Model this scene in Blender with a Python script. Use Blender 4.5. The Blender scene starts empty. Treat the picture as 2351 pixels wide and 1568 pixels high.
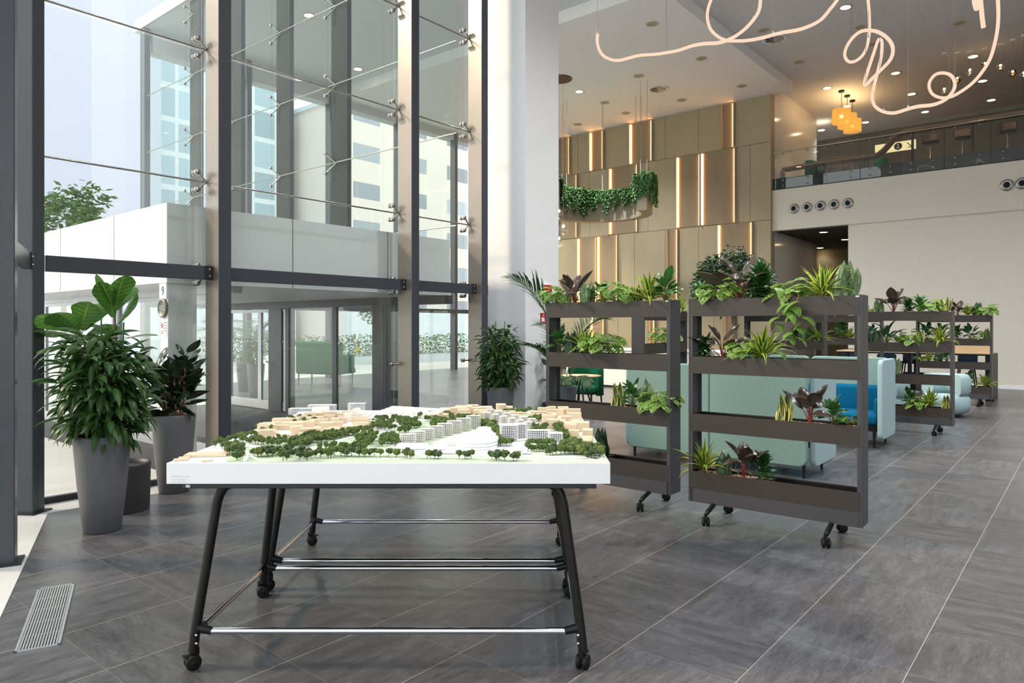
# Office lobby: city model on wheeled tables, planter racks, glass facade, lit wall and balcony.
SKY, SUN, LAMP_W, EXPO = 1.2, 2.2, 430.0, 0.82
SUNDIR = (-.62, .74, .60)
import bpy, bmesh, math, random
from math import sin, cos, pi, radians, sqrt, atan2, exp, floor
from mathutils import Vector, Matrix, noise

COL = bpy.context.scene.collection
F, CX, HY, HC = 1606.0, 1206.0, 749.0, 1.65          # focal length in px, principal column, horizon row, eye height
SA, CA = 0.6312, 0.7756                              # building axes seen from the camera axes
LOOK = atan2(SA, CA)                                 # camera heading measured from world +x
YAW = LOOK - pi / 2

def W(X, Z, z=0.0):
    """camera-frame ground coordinates (right, forward) -> world point"""
    return Vector((SA * X + CA * Z, -CA * X + SA * Z, z))
def Wd(X, Z):
    return Vector((SA * X + CA * Z, -CA * X + SA * Z, 0))
def camxy(p):
    return (SA * p[0] - CA * p[1], CA * p[0] + SA * p[1])
def proj(p):
    X, Z = camxy(p)
    return (CX + F * X / Z, HY - F * (p[2] - HC) / Z)
def ray(px):
    d = (px - CX) / F
    return (SA * d + CA, -CA * d + SA)
def on_z(px, py, z=0.0):
    Z = (z - HC) * F / (HY - py)
    return W((px - CX) / F * Z, Z, z)
def on_x(px, py, xc):
    a, b = ray(px); t = xc / a
    return Vector((xc, b * t, HC + (HY - py) / F * t))
def on_y(px, py, yc):
    a, b = ray(px); t = yc / b
    return Vector((a * t, yc, HC + (HY - py) / F * t))
def at(px, py, Z):
    return W((px - CX) / F * Z, Z, HC + (HY - py) / F * Z)

# ------------------------------------------------------------------ mesh builder
class MB:
    def __init__(s):
        s.v, s.f, s.uv, s.sm = [], [], [], []
        s.M = None
    def add(s, vs, fs, uvs=None, smooth=False):
        o = len(s.v)
        if s.M is not None:
            vs = [s.M @ Vector(v) for v in vs]
        s.v.extend([tuple(v) for v in vs])
        for i, f in enumerate(fs):
            s.f.append([o + k for k in f])
            s.uv.append([uvs[k] for k in f] if uvs else None)
            s.sm.append(smooth)
        return s
    def box(s, c, size, rz=0.0, bev=0.0):
        x, y, z = size[0] / 2, size[1] / 2, size[2] / 2
        R = Matrix.Rotation(rz, 3, 'Z') if rz else None
        if bev <= 0:
            vs = [(a * x, b * y, d * z) for d in (-1, 1) for a, b in ((-1, -1), (1, -1), (1, 1), (-1, 1))]
            fs = [(3, 2, 1, 0), (4, 5, 6, 7), (0, 1, 5, 4), (1, 2, 6, 5), (2, 3, 7, 6), (3, 0, 4, 7)]
        else:
            b = min(bev, x * .99, y * .99, z * .99)
            vs, fs, idx = [], [], {}
            for ix in (-1, 1):
                for iy in (-1, 1):
                    for iz in (-1, 1):
                        for ax in range(3):
                            q = [ix * (x - b), iy * (y - b), iz * (z - b)]
                            q[ax] += (ix, iy, iz)[ax] * b
                            idx[(ix, iy, iz, ax)] = len(vs); vs.append(tuple(q))
            def F4(ax, sg):
                o = [k for k in range(3) if k != ax]
                r = []
                for a, d in ((-1, -1), (1, -1), (1, 1), (-1, 1)):
                    k = [0, 0, 0]; k[ax] = sg; k[o[0]] = a; k[o[1]] = d
                    r.append(idx[(*k, ax)])
                return r
            for ax in range(3):
                for sg in (-1, 1):
                    fs.append(F4(ax, sg))
            for ax in range(3):
                o = [k for k in range(3) if k != ax]
                for a in (-1, 1):
                    for d in (-1, 1):
                        r = []
                        for e, which in ((-1, o[0]), (1, o[0]), (1, o[1]), (-1, o[1])):
                            k = [0, 0, 0]; k[ax] = e; k[o[0]] = a; k[o[1]] = d
                            r.append(idx[(*k, which)])
                        fs.append(r)
            for ix in (-1, 1):
                for iy in (-1, 1):
                    for iz in (-1, 1):
                        fs.append([idx[(ix, iy, iz, a)] for a in range(3)])
            fs2 = []
            for f in fs:
                c3 = [sum(vs[k][i] for k in f) / len(f) for i in range(3)]
                p0, p1, p2 = (Vector(vs[f[i]]) for i in range(3))
                nrm = (p1 - p0).cross(p2 - p0)
                fs2.append(f if nrm.dot(Vector(c3)) >= 0 else f[::-1])
            fs = fs2
        if R: vs = [R @ Vector(v) for v in vs]
        return s.add([(v[0] + c[0], v[1] + c[1], v[2] + c[2]) for v in vs], fs)
    def slab(s, x0, x1, y0, y1, z0, z1, bev=0.0):
        return s.box(((x0 + x1) / 2, (y0 + y1) / 2, (z0 + z1) / 2), (abs(x1 - x0), abs(y1 - y0), abs(z1 - z0)), 0, bev)
    def prism(s, poly, z0, z1):
        n = len(poly)
        ar = sum(poly[i][0] * poly[(i + 1) % n][1] - poly[(i + 1) % n][0] * poly[i][1] for i in range(n))
        if ar < 0: poly = poly[::-1]
        vs = [(p[0], p[1], z0) for p in poly] + [(p[0], p[1], z1) for p in poly]
        fs = [list(range(n))[::-1], list(range(n, 2 * n))] + [[i, (i + 1) % n, n + (i + 1) % n, n + i] for i in range(n)]
        return s.add(vs, fs)
    def tube(s, pts, r, n=8, cap=True, smooth=True):
        pts = [Vector(p) for p in pts]
        rs = r if isinstance(r, (list, tuple)) else [r] * len(pts)
        vs, fs = [], []
        up = None
        for i, p in enumerate(pts):
            d = (pts[min(i + 1, len(pts) - 1)] - pts[max(i - 1, 0)])
            if d.length < 1e-9: d = Vector((0, 0, 1))
            d.normalize()
            if up is None:
                up = Vector((0, 0, 1)) if abs(d.z) < .9 else Vector((1, 0, 0))
            a = d.cross(up)
            if a.length < 1e-6: a = d.cross(Vector((0.3, .7, .2)))
            a.normalize(); b = a.cross(d).normalized(); up = b
            for k in range(n):
                t = 2 * pi * k / n
                vs.append(p + (a * cos(t) + b * sin(t)) * rs[i])
        for i in range(len(pts) - 1):
            for k in range(n):
                fs.append([i * n + k, i * n + (k + 1) % n, (i + 1) * n + (k + 1) % n, (i + 1) * n + k])
        s.add(vs, fs, None, smooth)
        if cap:
            m = len(pts)
            s.add(vs[:n], [list(range(n))[::-1]]); s.add(vs[(m - 1) * n:], [list(range(n))])
        return s
    def lathe(s, prof, n=24, c=(0, 0, 0), smooth=True, axis='z', cap=True):
        vs, fs = [], []
        m = len(prof)
        for r, z in prof:
            for k in range(n):
                t = 2 * pi * k / n
                p = (r * cos(t), r * sin(t), z)
                if axis == 'x': p = (z, r * cos(t), r * sin(t))
                if axis == 'y': p = (r * sin(t), z, r * cos(t))
                vs.append((p[0] + c[0], p[1] + c[1], p[2] + c[2]))
        for i in range(m - 1):
            for k in range(n):
                fs.append([i * n + k, i * n + (k + 1) % n, (i + 1) * n + (k + 1) % n, (i + 1) * n + k])
        s.add(vs, fs, None, smooth)
        if not cap: return s
        flat = lambda a, b: b[0] < 1e-5 and abs(a[1] - b[1]) < 1e-4
        if prof[0][0] > 1e-5 and not flat(prof[0], prof[1]): s.add(vs[:n], [list(range(n))[::-1]])
        if prof[-1][0] > 1e-5 and not flat(prof[-1], prof[-2]): s.add(vs[(m - 1) * n:], [list(range(n))])
        return s
    def blob(s, c, r, sub=2, amp=.15, fr=2.0, seed=0, sc=(1, 1, 1), smooth=True):
        bm = bmesh.new(); bmesh.ops.create_icosphere(bm, subdivisions=sub, radius=1)
        vs = []
        for v in bm.verts:
            d = v.co.normalized()
            k = 1 + amp * noise.noise(d * fr + Vector((seed * 3.1, seed * 1.7, seed)))
            vs.append((c[0] + d.x * r * k * sc[0], c[1] + d.y * r * k * sc[1], c[2] + d.z * r * k * sc[2]))
        fs = [[v.index for v in f.verts] for f in bm.faces]
        bm.free()
        return s.add(vs, fs, None, smooth)
    def cushion(s, c, size, rad, seg=4, rz=0.0):
        bm = bmesh.new(); bmesh.ops.create_cube(bm, size=1)
        for v in bm.verts: v.co = Vector((v.co.x * size[0], v.co.y * size[1], v.co.z * size[2]))
        bmesh.ops.bevel(bm, geom=bm.edges[:], offset=min(rad, min(size) * .49), segments=seg, profile=.5, affect='EDGES', clamp_overlap=True)
        R = Matrix.Rotation(rz, 3, 'Z')
        bm.verts.index_update()
        vs = [R @ v.co + Vector(c) for v in bm.verts]; fs = [[v.index for v in f.verts] for f in bm.faces]
        bm.free()
        return s.add(vs, fs, None, True)
    def sheet(s, P, smooth=True, thick=0.0):
        """grid of points P[i][j] -> surface"""
        n, m = len(P), len(P[0])
        vs = [p for row in P for p in row]
        uv = [(j / (m - 1), i / (n - 1)) for i in range(n) for j in range(m)]
        fs = [[i * m + j, i * m + j + 1, (i + 1) * m + j + 1, (i + 1) * m + j] for i in range(n - 1) for j in range(m - 1)]
        return s.add(vs, fs, uv, smooth)
    def leaf(s, p, az, el, L, Wd, prof, droop=0.5, cup=.15, n=6, cols=3, twist=0.0, side=0.0):
        p = Vector(p)
        P = []
        for i in range(n + 1):
            t = i / n
            h = Vector((cos(el) * cos(az), cos(el) * sin(az), sin(el)))
            sd = Vector((-sin(az), cos(az), 0))
            nm = h.cross(sd) * -1
            if twist:
                Rm = Matrix.Rotation(twist, 3, h); sd = Rm @ sd; nm = Rm @ nm
            w = Wd * max(prof(t), .012)
            row = []
            for j in range(cols):
                u = j / (cols - 1) * 2 - 1
                row.append(p + sd * (u * w / 2) + nm * (cup * w * (abs(u) - .5)))
            P.append(row)
            p = p + h * (L / n)
            el -= droop / n; az += side / n
        return s.sheet(P)
    def build(s, name, mat, parent=None, loc=(0, 0, 0), rz=0.0, smooth=None):
        me = bpy.data.meshes.new(name)
        me.from_pydata(s.v, [], s.f)
        sm = s.sm if smooth is None else [smooth] * len(s.f)
        me.polygons.foreach_set('use_smooth', sm)
        if any(u is not None for u in s.uv):
            L = me.uv_layers.new(name='UVMap')
            k = 0
            dat = [0.0] * (2 * len(me.loops))
            for f, u in zip(s.f, s.uv):
                for q in range(len(f)):
                    if u: dat[2 * k], dat[2 * k + 1] = u[q]
                    k += 1
            L.data.foreach_set('uv', dat)
        me.validate(); me.update()
        me.materials.append(mat)
        return link(name, me, parent, loc, rz)

def link(name, me, parent=None, loc=(0, 0, 0), rz=0.0):
    o = bpy.data.objects.new(name, me)
    COL.objects.link(o)
    if parent is not None:
        o.parent = parent; KIDS.setdefault(parent.name, []).append(o)
    o.location = loc; o.rotation_euler = (0, 0, rz)
    return o
def text_mesh(cu, mat, parent, loc):
    tmp = bpy.data.objects.new('tmp', cu); COL.objects.link(tmp)
    dg = bpy.context.evaluated_depsgraph_get()
    me = bpy.data.meshes.new_from_object(tmp.evaluated_get(dg))
    bpy.data.objects.remove(tmp); bpy.data.curves.remove(cu)
    me.name = 'lettering'; me.materials.clear(); me.materials.append(mat)
    return link('lettering', me, parent, loc)
def tag(o, label=None, cat=None, group=None, kind=None):
    if label: o['label'] = label
    if cat: o['category'] = cat
    if group: o['group'] = group
    if kind: o['kind'] = kind
    return o
def thing(name, label, cat, loc=(0, 0, 0), rz=0.0, group=None):
    return tag(link(name, None, None, loc, rz), label, cat, group)
KIDS = {}
def dup(root, loc, rz, label, group=None, sc=None):
    """copy of a thing with its parts and sub-parts, mesh data shared"""
    r = root.copy(); COL.objects.link(r)
    r.location = loc; r.rotation_euler = (0, 0, rz); r['label'] = label
    if group: r['group'] = group
    if sc: r.scale = (sc, sc, sc)
    for ch in KIDS.get(root.name, []):
        c = ch.copy(); COL.objects.link(c); c.parent = r
        for g in KIDS.get(ch.name, []):
            d = g.copy(); COL.objects.link(d); d.parent = c
    return r
ORD = 'first second third fourth fifth sixth seventh eighth ninth tenth eleventh twelfth thirteenth fourteenth fifteenth sixteenth seventeenth eighteenth'.split()

# ------------------------------------------------------------------ materials
def lin(c):
    return tuple(((v / 255) / 12.92 if v / 255 <= .04045 else ((v / 255 + .055) / 1.055) ** 2.4) for v in c)
class NT:
    def __init__(s, name):
        s.m = bpy.data.materials.new(name); s.m.use_nodes = True
        s.t = s.m.node_tree; s.t.nodes.clear()
        s.out = s.n('ShaderNodeOutputMaterial')
    def n(s, ty, **kw):
        nd = s.t.nodes.new(ty)
        for k, v in kw.items():
            if k.startswith('i_'):
                key = k[2:]
                key = int(key) if key.isdigit() else key.replace('_', ' ')
                s.set(nd, key, v)
            else: setattr(nd, k, v)
        return nd
    def set(s, nd, key, v):
        sk = nd.inputs[key]
        if isinstance(v, bpy.types.NodeSocket): s.t.links.new(v, sk)
        elif isinstance(v, bpy.types.Node): s.t.links.new(v.outputs[0], sk)
        else:
            if sk.type == 'RGBA' and len(v) == 3: v = (*v, 1)
            sk.default_value = v
    def math(s, op, a, b=0.0, c=None):
        nd = s.n('ShaderNodeMath', operation=op); s.set(nd, 0, a); s.set(nd, 1, b)
        if c is not None: s.set(nd, 2, c)
        return nd.outputs[0]
    def ramp(s, f, stops, interp='LINEAR'):
        nd = s.n('ShaderNodeValToRGB'); s.set(nd, 0, f)
        e = nd.color_ramp.elements; nd.color_ramp.interpolation = interp
        while len(e) < len(stops): e.new(.5)
        for k, (p, c) in enumerate(stops):
            e[k].position = p; e[k].color = (*c, 1)
        return nd.outputs[0]
    def mix(s, f, a, b):
        nd = s.n('ShaderNodeMix', data_type='RGBA'); s.set(nd, 0, f); s.set(nd, 6, a); s.set(nd, 7, b)
        return nd.outputs[2]
    def noise(s, scale, vec=None, det=2.0, rough=.5):
        nd = s.n('ShaderNodeTexNoise', i_Scale=scale, i_Detail=det, i_Roughness=rough)
        if vec is not None: s.set(nd, 'Vector', vec)
        return nd.outputs[0]
    def coords(s, k='Object'):
        return s.n('ShaderNodeTexCoord').outputs[k]
    def pbsdf(s, col, rough=.5, metal=0.0, spec=.5, bump=None, bstr=.2, bdist=.002):
        b = s.n('ShaderNodeBsdfPrincipled')
        s.set(b, 'Base Color', col); s.set(b, 'Roughness', rough); s.set(b, 'Metallic', metal); s.set(b, 'Specular IOR Level', spec)
        if bump is not None:
            bp = s.n('ShaderNodeBump', i_Strength=bstr, i_Distance=bdist); s.set(bp, 'Height', bump)
            s.set(b, 'Normal', bp)
        return b
    def done(s, sh):
        s.t.links.new(sh.outputs[0] if isinstance(sh, bpy.types.Node) else sh, s.out.inputs[0])
        return s.m

def simple(name, rgb, rough=.5, metal=0.0, spec=.5, var=.06, nscale=8.0, bump=0.0, bscale=200.0):
    t = NT(name)
    c = lin(rgb)
    nz = t.noise(nscale, t.coords(), 3)
    col = t.mix(nz, tuple(v * (1 - var) for v in c), tuple(min(1, v * (1 + var)) for v in c))
    bp = t.noise(bscale, t.coords(), 2) if bump else None
    return t.done(t.pbsdf(col, rough, metal, spec, bp, bump))
def emit(name, rgb, strength, var=0.0):
    t = NT(name)
    e = t.n('ShaderNodeEmission', i_Color=lin(rgb), i_Strength=strength)
    return t.done(e)
def glass_mat(name, tint=(.93, .97, .95), f0=.045, gain=1.0):
    t = NT(name)
    lw = t.n('ShaderNodeLayerWeight', i_Blend=.5)
    p = t.math('POWER', lw.outputs['Facing'], 5.0)
    fr = t.math('MULTIPLY_ADD', p, (1 - f0) * gain, f0 * gain)
    tr = t.n('ShaderNodeBsdfTransparent', i_Color=tint)
    gl = t.n('ShaderNodeBsdfGlossy', i_Roughness=0.0, i_Color=(1, 1, 1))
    mx = t.n('ShaderNodeMixShader'); t.set(mx, 0, fr)
    t.t.links.new(tr.outputs[0], mx.inputs[1]); t.t.links.new(gl.outputs[0], mx.inputs[2])
    return t.done(mx)
def leaf_mat(name, stops, rough=.38, trans=.25, vein=.0, veinc=None, holes=False, cross=None, var=.25, spec=.45):
    """stops: colour ramp across the blade, 0 at the midrib, 1 at the margin"""
    t = NT(name)
    uv = t.n('ShaderNodeTexCoord').outputs['UV']
    sep = t.n('ShaderNodeSeparateXYZ'); t.set(sep, 0, uv)
    u, v = sep.outputs[0], sep.outputs[1]
    e = t.math('ABSOLUTE', t.math('MULTIPLY_ADD', u, 2.0, -1.0))
    nz = t.noise(14.0, t.coords(), 3)
    ee = t.math('ADD', e, t.math('MULTIPLY_ADD', nz, .16, -.08))
    c = t.ramp(ee, [(p, lin(k)) for p, k in stops])
    oi = t.n('ShaderNodeObjectInfo')
    if cross:                                             # light cross bands of a sword leaf
        wv = t.noise(1.0, t.n('ShaderNodeCombineXYZ', i_X=t.math('MULTIPLY', u, 3.0), i_Y=t.math('MULTIPLY', v, 26.0)).outputs[0], 3)
        m = t.ramp(wv, [(.46, (0, 0, 0)), (.58, (1, 1, 1))])
        msk = t.math('MULTIPLY', m, t.math('LESS_THAN', e, .72))
        c = t.mix(t.math('MULTIPLY', msk, cross[1]), c, lin(cross[0]))
    if veinc:
        sv = t.math('SINE', t.math('ADD', t.math('MULTIPLY', v, 46.0), t.math('MULTIPLY', e, -7.0)))
        vn = t.math('GREATER_THAN', sv, .93)
        mr = t.math('LESS_THAN', e, .035)
        c = t.mix(t.math('MULTIPLY', t.math('MAXIMUM', vn, mr), vein), c, lin(veinc))
    n2 = t.noise(5.0, t.coords(), 2)
    f = t.math('MULTIPLY_ADD', n2, 2 * var, 1 - var)
    vm = t.n('ShaderNodeVectorMath', operation='SCALE'); t.set(vm, 0, c); t.set(vm, 'Scale', f)
    c = vm.outputs[0]
    b = t.pbsdf(c, rough, 0, spec)
    sh = b
    if trans > 0:
        tl = t.n('ShaderNodeBsdfTranslucent'); t.set(tl, 'Color', c)
        mx = t.n('ShaderNodeMixShader', i_0=trans)
        t.t.links.new(b.outputs[0], mx.inputs[1]); t.t.links.new(tl.outputs[0], mx.inputs[2]); sh = mx
    if holes:
        k = t.math('SINE', t.math('ADD', t.math('MULTIPLY', v, 32.0), t.math('MULTIPLY', e, -4.0)))
        h = t.math('MULTIPLY', t.math('GREATER_THAN', k, .25), t.math('MULTIPLY', t.math('GREATER_THAN', e, .25), t.math('LESS_THAN', e, .6)))
        h = t.math('MULTIPLY', h, t.math('MULTIPLY', t.math('GREATER_THAN', v, .15), t.math('LESS_THAN', v, .85)))
        tp = t.n('ShaderNodeBsdfTransparent')
        m2 = t.n('ShaderNodeMixShader'); t.set(m2, 0, h)
        t.t.links.new(sh.outputs[0], m2.inputs[1]); t.t.links.new(tp.outputs[0], m2.inputs[2]); sh = m2
    return t.done(sh)
def fabric(name, rgb, var=.16, sc=380.0):
    t = NT(name); c = lin(rgb)
    nz = t.noise(sc, t.coords(), 2, .7)
    n2 = t.noise(60.0, t.coords(), 3, .7)
    k = t.ramp(t.math('ADD', t.math('MULTIPLY', nz, .6), t.math('MULTIPLY', n2, .4)), [(.35, tuple(v * (1 - var) for v in c)), (.65, tuple(min(1, v * (1 + var)) for v in c))])
    b = t.pbsdf(k, .92, 0, .15, nz, .25, .001)
    return t.done(b)
def wood(name, rgb, dark=.8, sc=6.0, axis=0, rough=.5):
    t = NT(name); c = lin(rgb)
    mp = t.n('ShaderNodeMapping'); t.set(mp, 0, t.coords())
    mp.inputs['Scale'].default_value = [(.6, 9, 9), (9, .6, 9), (9, 9, .6)][axis]
    nz = t.noise(sc, mp.outputs[0], 5, .6)
    k = t.ramp(nz, [(.3, tuple(v * dark for v in c)), (.7, c)])
    return t.done(t.pbsdf(k, rough, 0, .3))
# ================================================================== materials
M = {}
def floor_mat():
    t = NT('stone_tiles')
    P = t.coords('Object')
    T = .5985
    mp = t.n('ShaderNodeVectorMath', operation='SUBTRACT'); t.set(mp, 0, P); mp.inputs[1].default_value = (4.3286, 1.289, 0)
    dv = t.n('ShaderNodeVectorMath', operation='SCALE'); t.set(dv, 0, mp.outputs[0]); t.set(dv, 'Scale', 1 / T)
    fl = t.n('ShaderNodeVectorMath', operation='FLOOR'); t.set(fl, 0, dv.outputs[0])
    fx = t.n('ShaderNodeSeparateXYZ'); t.set(fx, 0, t.n('ShaderNodeVectorMath', operation='FRACTION', i_0=dv.outputs[0]).outputs[0])
    wn = t.n('ShaderNodeTexWhiteNoise', noise_dimensions='2D'); t.set(wn, 'Vector', fl.outputs[0])
    rnd, rc = wn.outputs['Value'], wn.outputs['Color']
    # grain runs one way or the other from tile to tile, with its own offset
    sp = t.n('ShaderNodeSeparateXYZ'); t.set(sp, 0, P)
    sw = t.math('GREATER_THAN', rnd, .38)
    def lerp(a, b): return t.math('ADD', t.math('MULTIPLY', a, t.math('SUBTRACT', 1.0, sw)), t.math('MULTIPLY', b, sw))
    gx, gy = lerp(sp.outputs[0], sp.outputs[1]), lerp(sp.outputs[1], sp.outputs[0])
    g = t.n('ShaderNodeCombineXYZ', i_X=t.math('MULTIPLY', gx, 9.0), i_Y=t.math('MULTIPLY', gy, 1.6), i_Z=t.math('MULTIPLY', rnd, 37.0))
    n1 = t.noise(1.6, g.outputs[0], 7, .62)
    n2 = t.noise(9.0, g.outputs[0], 4, .7)
    n4 = t.noise(22.0, g.outputs[0], 3, .75)
    n3 = t.noise(1.1, P, 3, .5)
    v = t.math('ADD', t.math('ADD', t.math('MULTIPLY', n1, .38), t.math('MULTIPLY', n2, .40)), t.math('ADD', t.math('MULTIPLY', n3, .10), t.math('MULTIPLY', n4, .12)))
    c = t.ramp(v, [(.36, lin((60, 60, 62))), (.46, lin((79, 79, 82))), (.55, lin((93, 93, 96))), (.68, lin((116, 116, 119)))])
    tone = t.math('MULTIPLY_ADD', rnd, .26, .87)
    vm = t.n('ShaderNodeVectorMath', operation='SCALE'); t.set(vm, 0, c); t.set(vm, 'Scale', tone); c = vm.outputs[0]
    def edge(a, w):
        d = t.math('MINIMUM', a, t.math('SUBTRACT', 1.0, a))
        return t.math('LESS_THAN', d, w)
    g1, g2 = edge(fx.outputs[1], .0030), edge(fx.outputs[0], .0022)
    c = t.mix(t.math('MULTIPLY', g2, .55), c, lin((150, 148, 146)))
    c = t.mix(t.math('MULTIPLY', g1, .9), c, lin((176, 173, 168)))
    ro = t.math('MULTIPLY_ADD', n1, .20, .22)
    b = t.pbsdf(c, ro, 0, .5)
    return t.done(b)
def ribbed(name, rgb, freq, amt=.25, along=1):
    t = NT(name); c = lin(rgb)
    sp = t.n('ShaderNodeSeparateXYZ'); t.set(sp, 0, t.coords())
    w = t.math('SINE', t.math('MULTIPLY', sp.outputs[along], freq))
    k = t.math('MULTIPLY_ADD', w, amt / 2, 1 - amt / 2)
    nz = t.noise(3.0, t.coords(), 3)
    vm = t.n('ShaderNodeVectorMath', operation='SCALE'); t.set(vm, 0, t.mix(nz, tuple(v * .93 for v in c), tuple(v * 1.05 for v in c))); t.set(vm, 'Scale', k)
    return t.done(t.pbsdf(vm.outputs[0], .55, 0, .3, w, .25, .004))
def brushed(name, rgb, rough=.32, metal=.85):
    t = NT(name); c = lin(rgb)
    mp = t.n('ShaderNodeMapping'); t.set(mp, 0, t.coords()); mp.inputs['Scale'].default_value = (40, 40, .8)
    nz = t.noise(3.0, mp.outputs[0], 4)
    n2 = t.noise(.9, t.coords(), 2)
    k = t.mix(nz, tuple(v * .9 for v in c), tuple(v * 1.1 for v in c))
    return t.done(t.pbsdf(k, t.math('MULTIPLY_ADD', n2, .2, rough - .1), metal, .5))
def pebbles(name):
    t = NT(name)
    vo = t.n('ShaderNodeTexVoronoi', i_Scale=85.0); t.set(vo, 'Vector', t.coords())
    c = t.ramp(t.n('ShaderNodeSeparateColor', i_0=vo.outputs['Color']).outputs[0], [(0, lin((70, 42, 30))), (.45, lin((128, 76, 52))), (.78, lin((150, 100, 72))), (.82, lin((225, 220, 214))), (1, lin((240, 238, 235)))])
    return t.done(t.pbsdf(c, .9, 0, .2, vo.outputs['Distance'], -.9, .01))
def carpet_mat():
    t = NT('entrance_mat')
    sp = t.n('ShaderNodeSeparateXYZ'); t.set(sp, 0, t.coords())
    w = t.math('SINE', t.math('MULTIPLY', sp.outputs[0], 150.0))
    nz = t.noise(30.0, t.coords(), 3)
    c = t.ramp(t.math('ADD', t.math('MULTIPLY', w, .25), nz), [(.3, lin((26, 27, 30))), (.8, lin((84, 86, 90)))])
    return t.done(t.pbsdf(c, .7, 0, .4, w, .4, .004))
def facade_mat(name, wall, glassc, fx, fz, wx, wz, axis=0, rough=.7):
    """window grid of a far building in object space: pane where fract(x*fx)<wx and fract(z*fz)<wz"""
    t = NT(name)
    sp = t.n('ShaderNodeSeparateXYZ'); t.set(sp, 0, t.coords())
    a = t.math('LESS_THAN', t.math('FRACT', t.math('MULTIPLY', sp.outputs[axis], fx)), wx)
    b = t.math('LESS_THAN', t.math('FRACT', t.math('MULTIPLY', sp.outputs[2], fz)), wz)
    k = t.math('MULTIPLY', a, b)
    ca_ = t.math('FLOOR', t.math('MULTIPLY', sp.outputs[axis], fx)); cb_ = t.math('FLOOR', t.math('MULTIPLY', sp.outputs[2], fz))
    wn_ = t.n('ShaderNodeTexWhiteNoise', noise_dimensions='2D'); t.set(wn_, 'Vector', t.n('ShaderNodeCombineXYZ', i_X=ca_, i_Y=cb_).outputs[0])
    gv = t.n('ShaderNodeVectorMath', operation='SCALE'); gv.inputs[0].default_value = lin(glassc); t.set(gv, 'Scale', t.math('MULTIPLY_ADD', wn_.outputs['Value'], .5, .72))
    c = t.mix(k, lin(wall), gv.outputs[0])
    return t.done(t.pbsdf(c, rough, 0, .4))

def frosted():
    t = NT('frosted_dots')
    a = t.n('ShaderNodeBsdfTranslucent', i_Color=(.85, .88, .87)); b = t.n('ShaderNodeBsdfDiffuse', i_Color=(.85, .88, .87)); mx = t.n('ShaderNodeMixShader', i_0=.4)
    t.t.links.new(a.outputs[0], mx.inputs[1]); t.t.links.new(b.outputs[0], mx.inputs[2])
    return t.done(mx)
def glow_shade():
    t = NT('glowing_linen_shade')
    e = t.n('ShaderNodeEmission', i_Color=lin((255, 184, 84)), i_Strength=.60)
    tr = t.n('ShaderNodeBsdfTransparent', i_Color=(1, .86, .62))
    mx = t.n('ShaderNodeMixShader', i_0=.42)
    t.t.links.new(e.outputs[0], mx.inputs[1]); t.t.links.new(tr.outputs[0], mx.inputs[2])
    return t.done(mx)
M['floor'] = floor_mat()
M['granite'] = simple('white_granite', (205, 203, 200), .6, var=.12, nscale=60)
M['pave'] = simple('pale_paving', (196, 192, 186), .75, var=.08, nscale=2)
M['asphalt'] = simple('street_asphalt', (150, 150, 150), .85)
M['steel'] = brushed('charcoal_painted_steel', (64, 66, 74), .34, .0)
M['darksteel'] = simple('dark_steel', (40, 41, 45), .4, .2)
M['stainless'] = brushed('brushed_stainless', (170, 165, 158), .25, 1.0)
M['chrome'] = simple('polished_chrome', (225, 225, 228), .08, 1.0, var=.02)
M['black'] = simple('black_powder_coat', (13, 13, 14), .45, 0, .35)
M['rubber'] = simple('black_rubber', (12, 12, 13), .6, 0, .3)
M['white'] = simple('white_paint', (236, 236, 238), .6, var=.015)
M['cream'] = simple('cream_paint', (222, 215, 202), .65, var=.02)
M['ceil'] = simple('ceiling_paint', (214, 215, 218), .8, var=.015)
M['ceil_lit'] = simple('ceiling_paint_lit', (240, 240, 240), .8, var=.01)  # paler ceiling paint, daylight bounce put into the colour
M['wingcol'] = simple('dark_wing_column', (17, 19, 20), .8)
M['gwhite'] = simple('glossy_white_panel', (222, 220, 218), .12, var=.02)
M['panel'] = ribbed('beige_ribbed_cladding', (172, 158, 130), 150.0, .10)
M['lpanel'] = ribbed('taupe_ribbed_recess', (150, 134, 108), 150.0, .22)
M['gap'] = simple('dark_joint', (60, 52, 42), .8)
M['olive'] = simple('olive_wall', (112, 98, 70), .7)
M['brownwall'] = wood('reddish_veneer', (120, 62, 38), .7, 4, 2)
M['glass'] = glass_mat('facade_glass', (.95, .972, .963), .042, 1.0)
M['wingglass'] = glass_mat('wing_glass', (.92, .95, .935), .016, .6)
M['clear'] = glass_mat('clear_glass', (.95, .97, .965))
M['model_glass'] = glass_mat('acrylic', (.93, .94, .95), .06)
M['alu'] = simple('satin_aluminium', (190, 193, 196), .4, .6)
M['rack'] = simple('anthracite_coat', (60, 60, 64), .45, 0, .5, var=.05, nscale=90)
M['trough'] = simple('bronze_coat', (50, 43, 37), .42, 0, .5, var=.05, nscale=90)
M['pebble'] = pebbles('clay_pebbles')
M['soil'] = simple('potting_soil', (66, 44, 32), .95, var=.4, nscale=60, bump=.8, bscale=90)
M['concrete'] = simple('grey_fibre_concrete', (97, 97, 100), .55, var=.08, nscale=14, bump=.08)
M['blackpot'] = simple('charcoal_pot', (52, 52, 54), .5, var=.06, nscale=20)
M['aqua'] = fabric('aqua_wool', (126, 154, 150))
M['palea'] = fabric('pale_aqua_wool', (150, 173, 177))
M['blue'] = fabric('petrol_blue_wool', (0, 86, 124), .12)
M['green'] = fabric('bottle_green_wool', (10, 82, 52), .14)
M['navy'] = fabric('dark_navy_wool', (30, 44, 58), .14)
M['oak'] = wood('pale_oak', (206, 180, 142), .86)
M['walnut'] = wood('brown_oak', (150, 112, 80), .75)
M['stool'] = fabric('taupe_felt', (112, 92, 78), .1)
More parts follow.
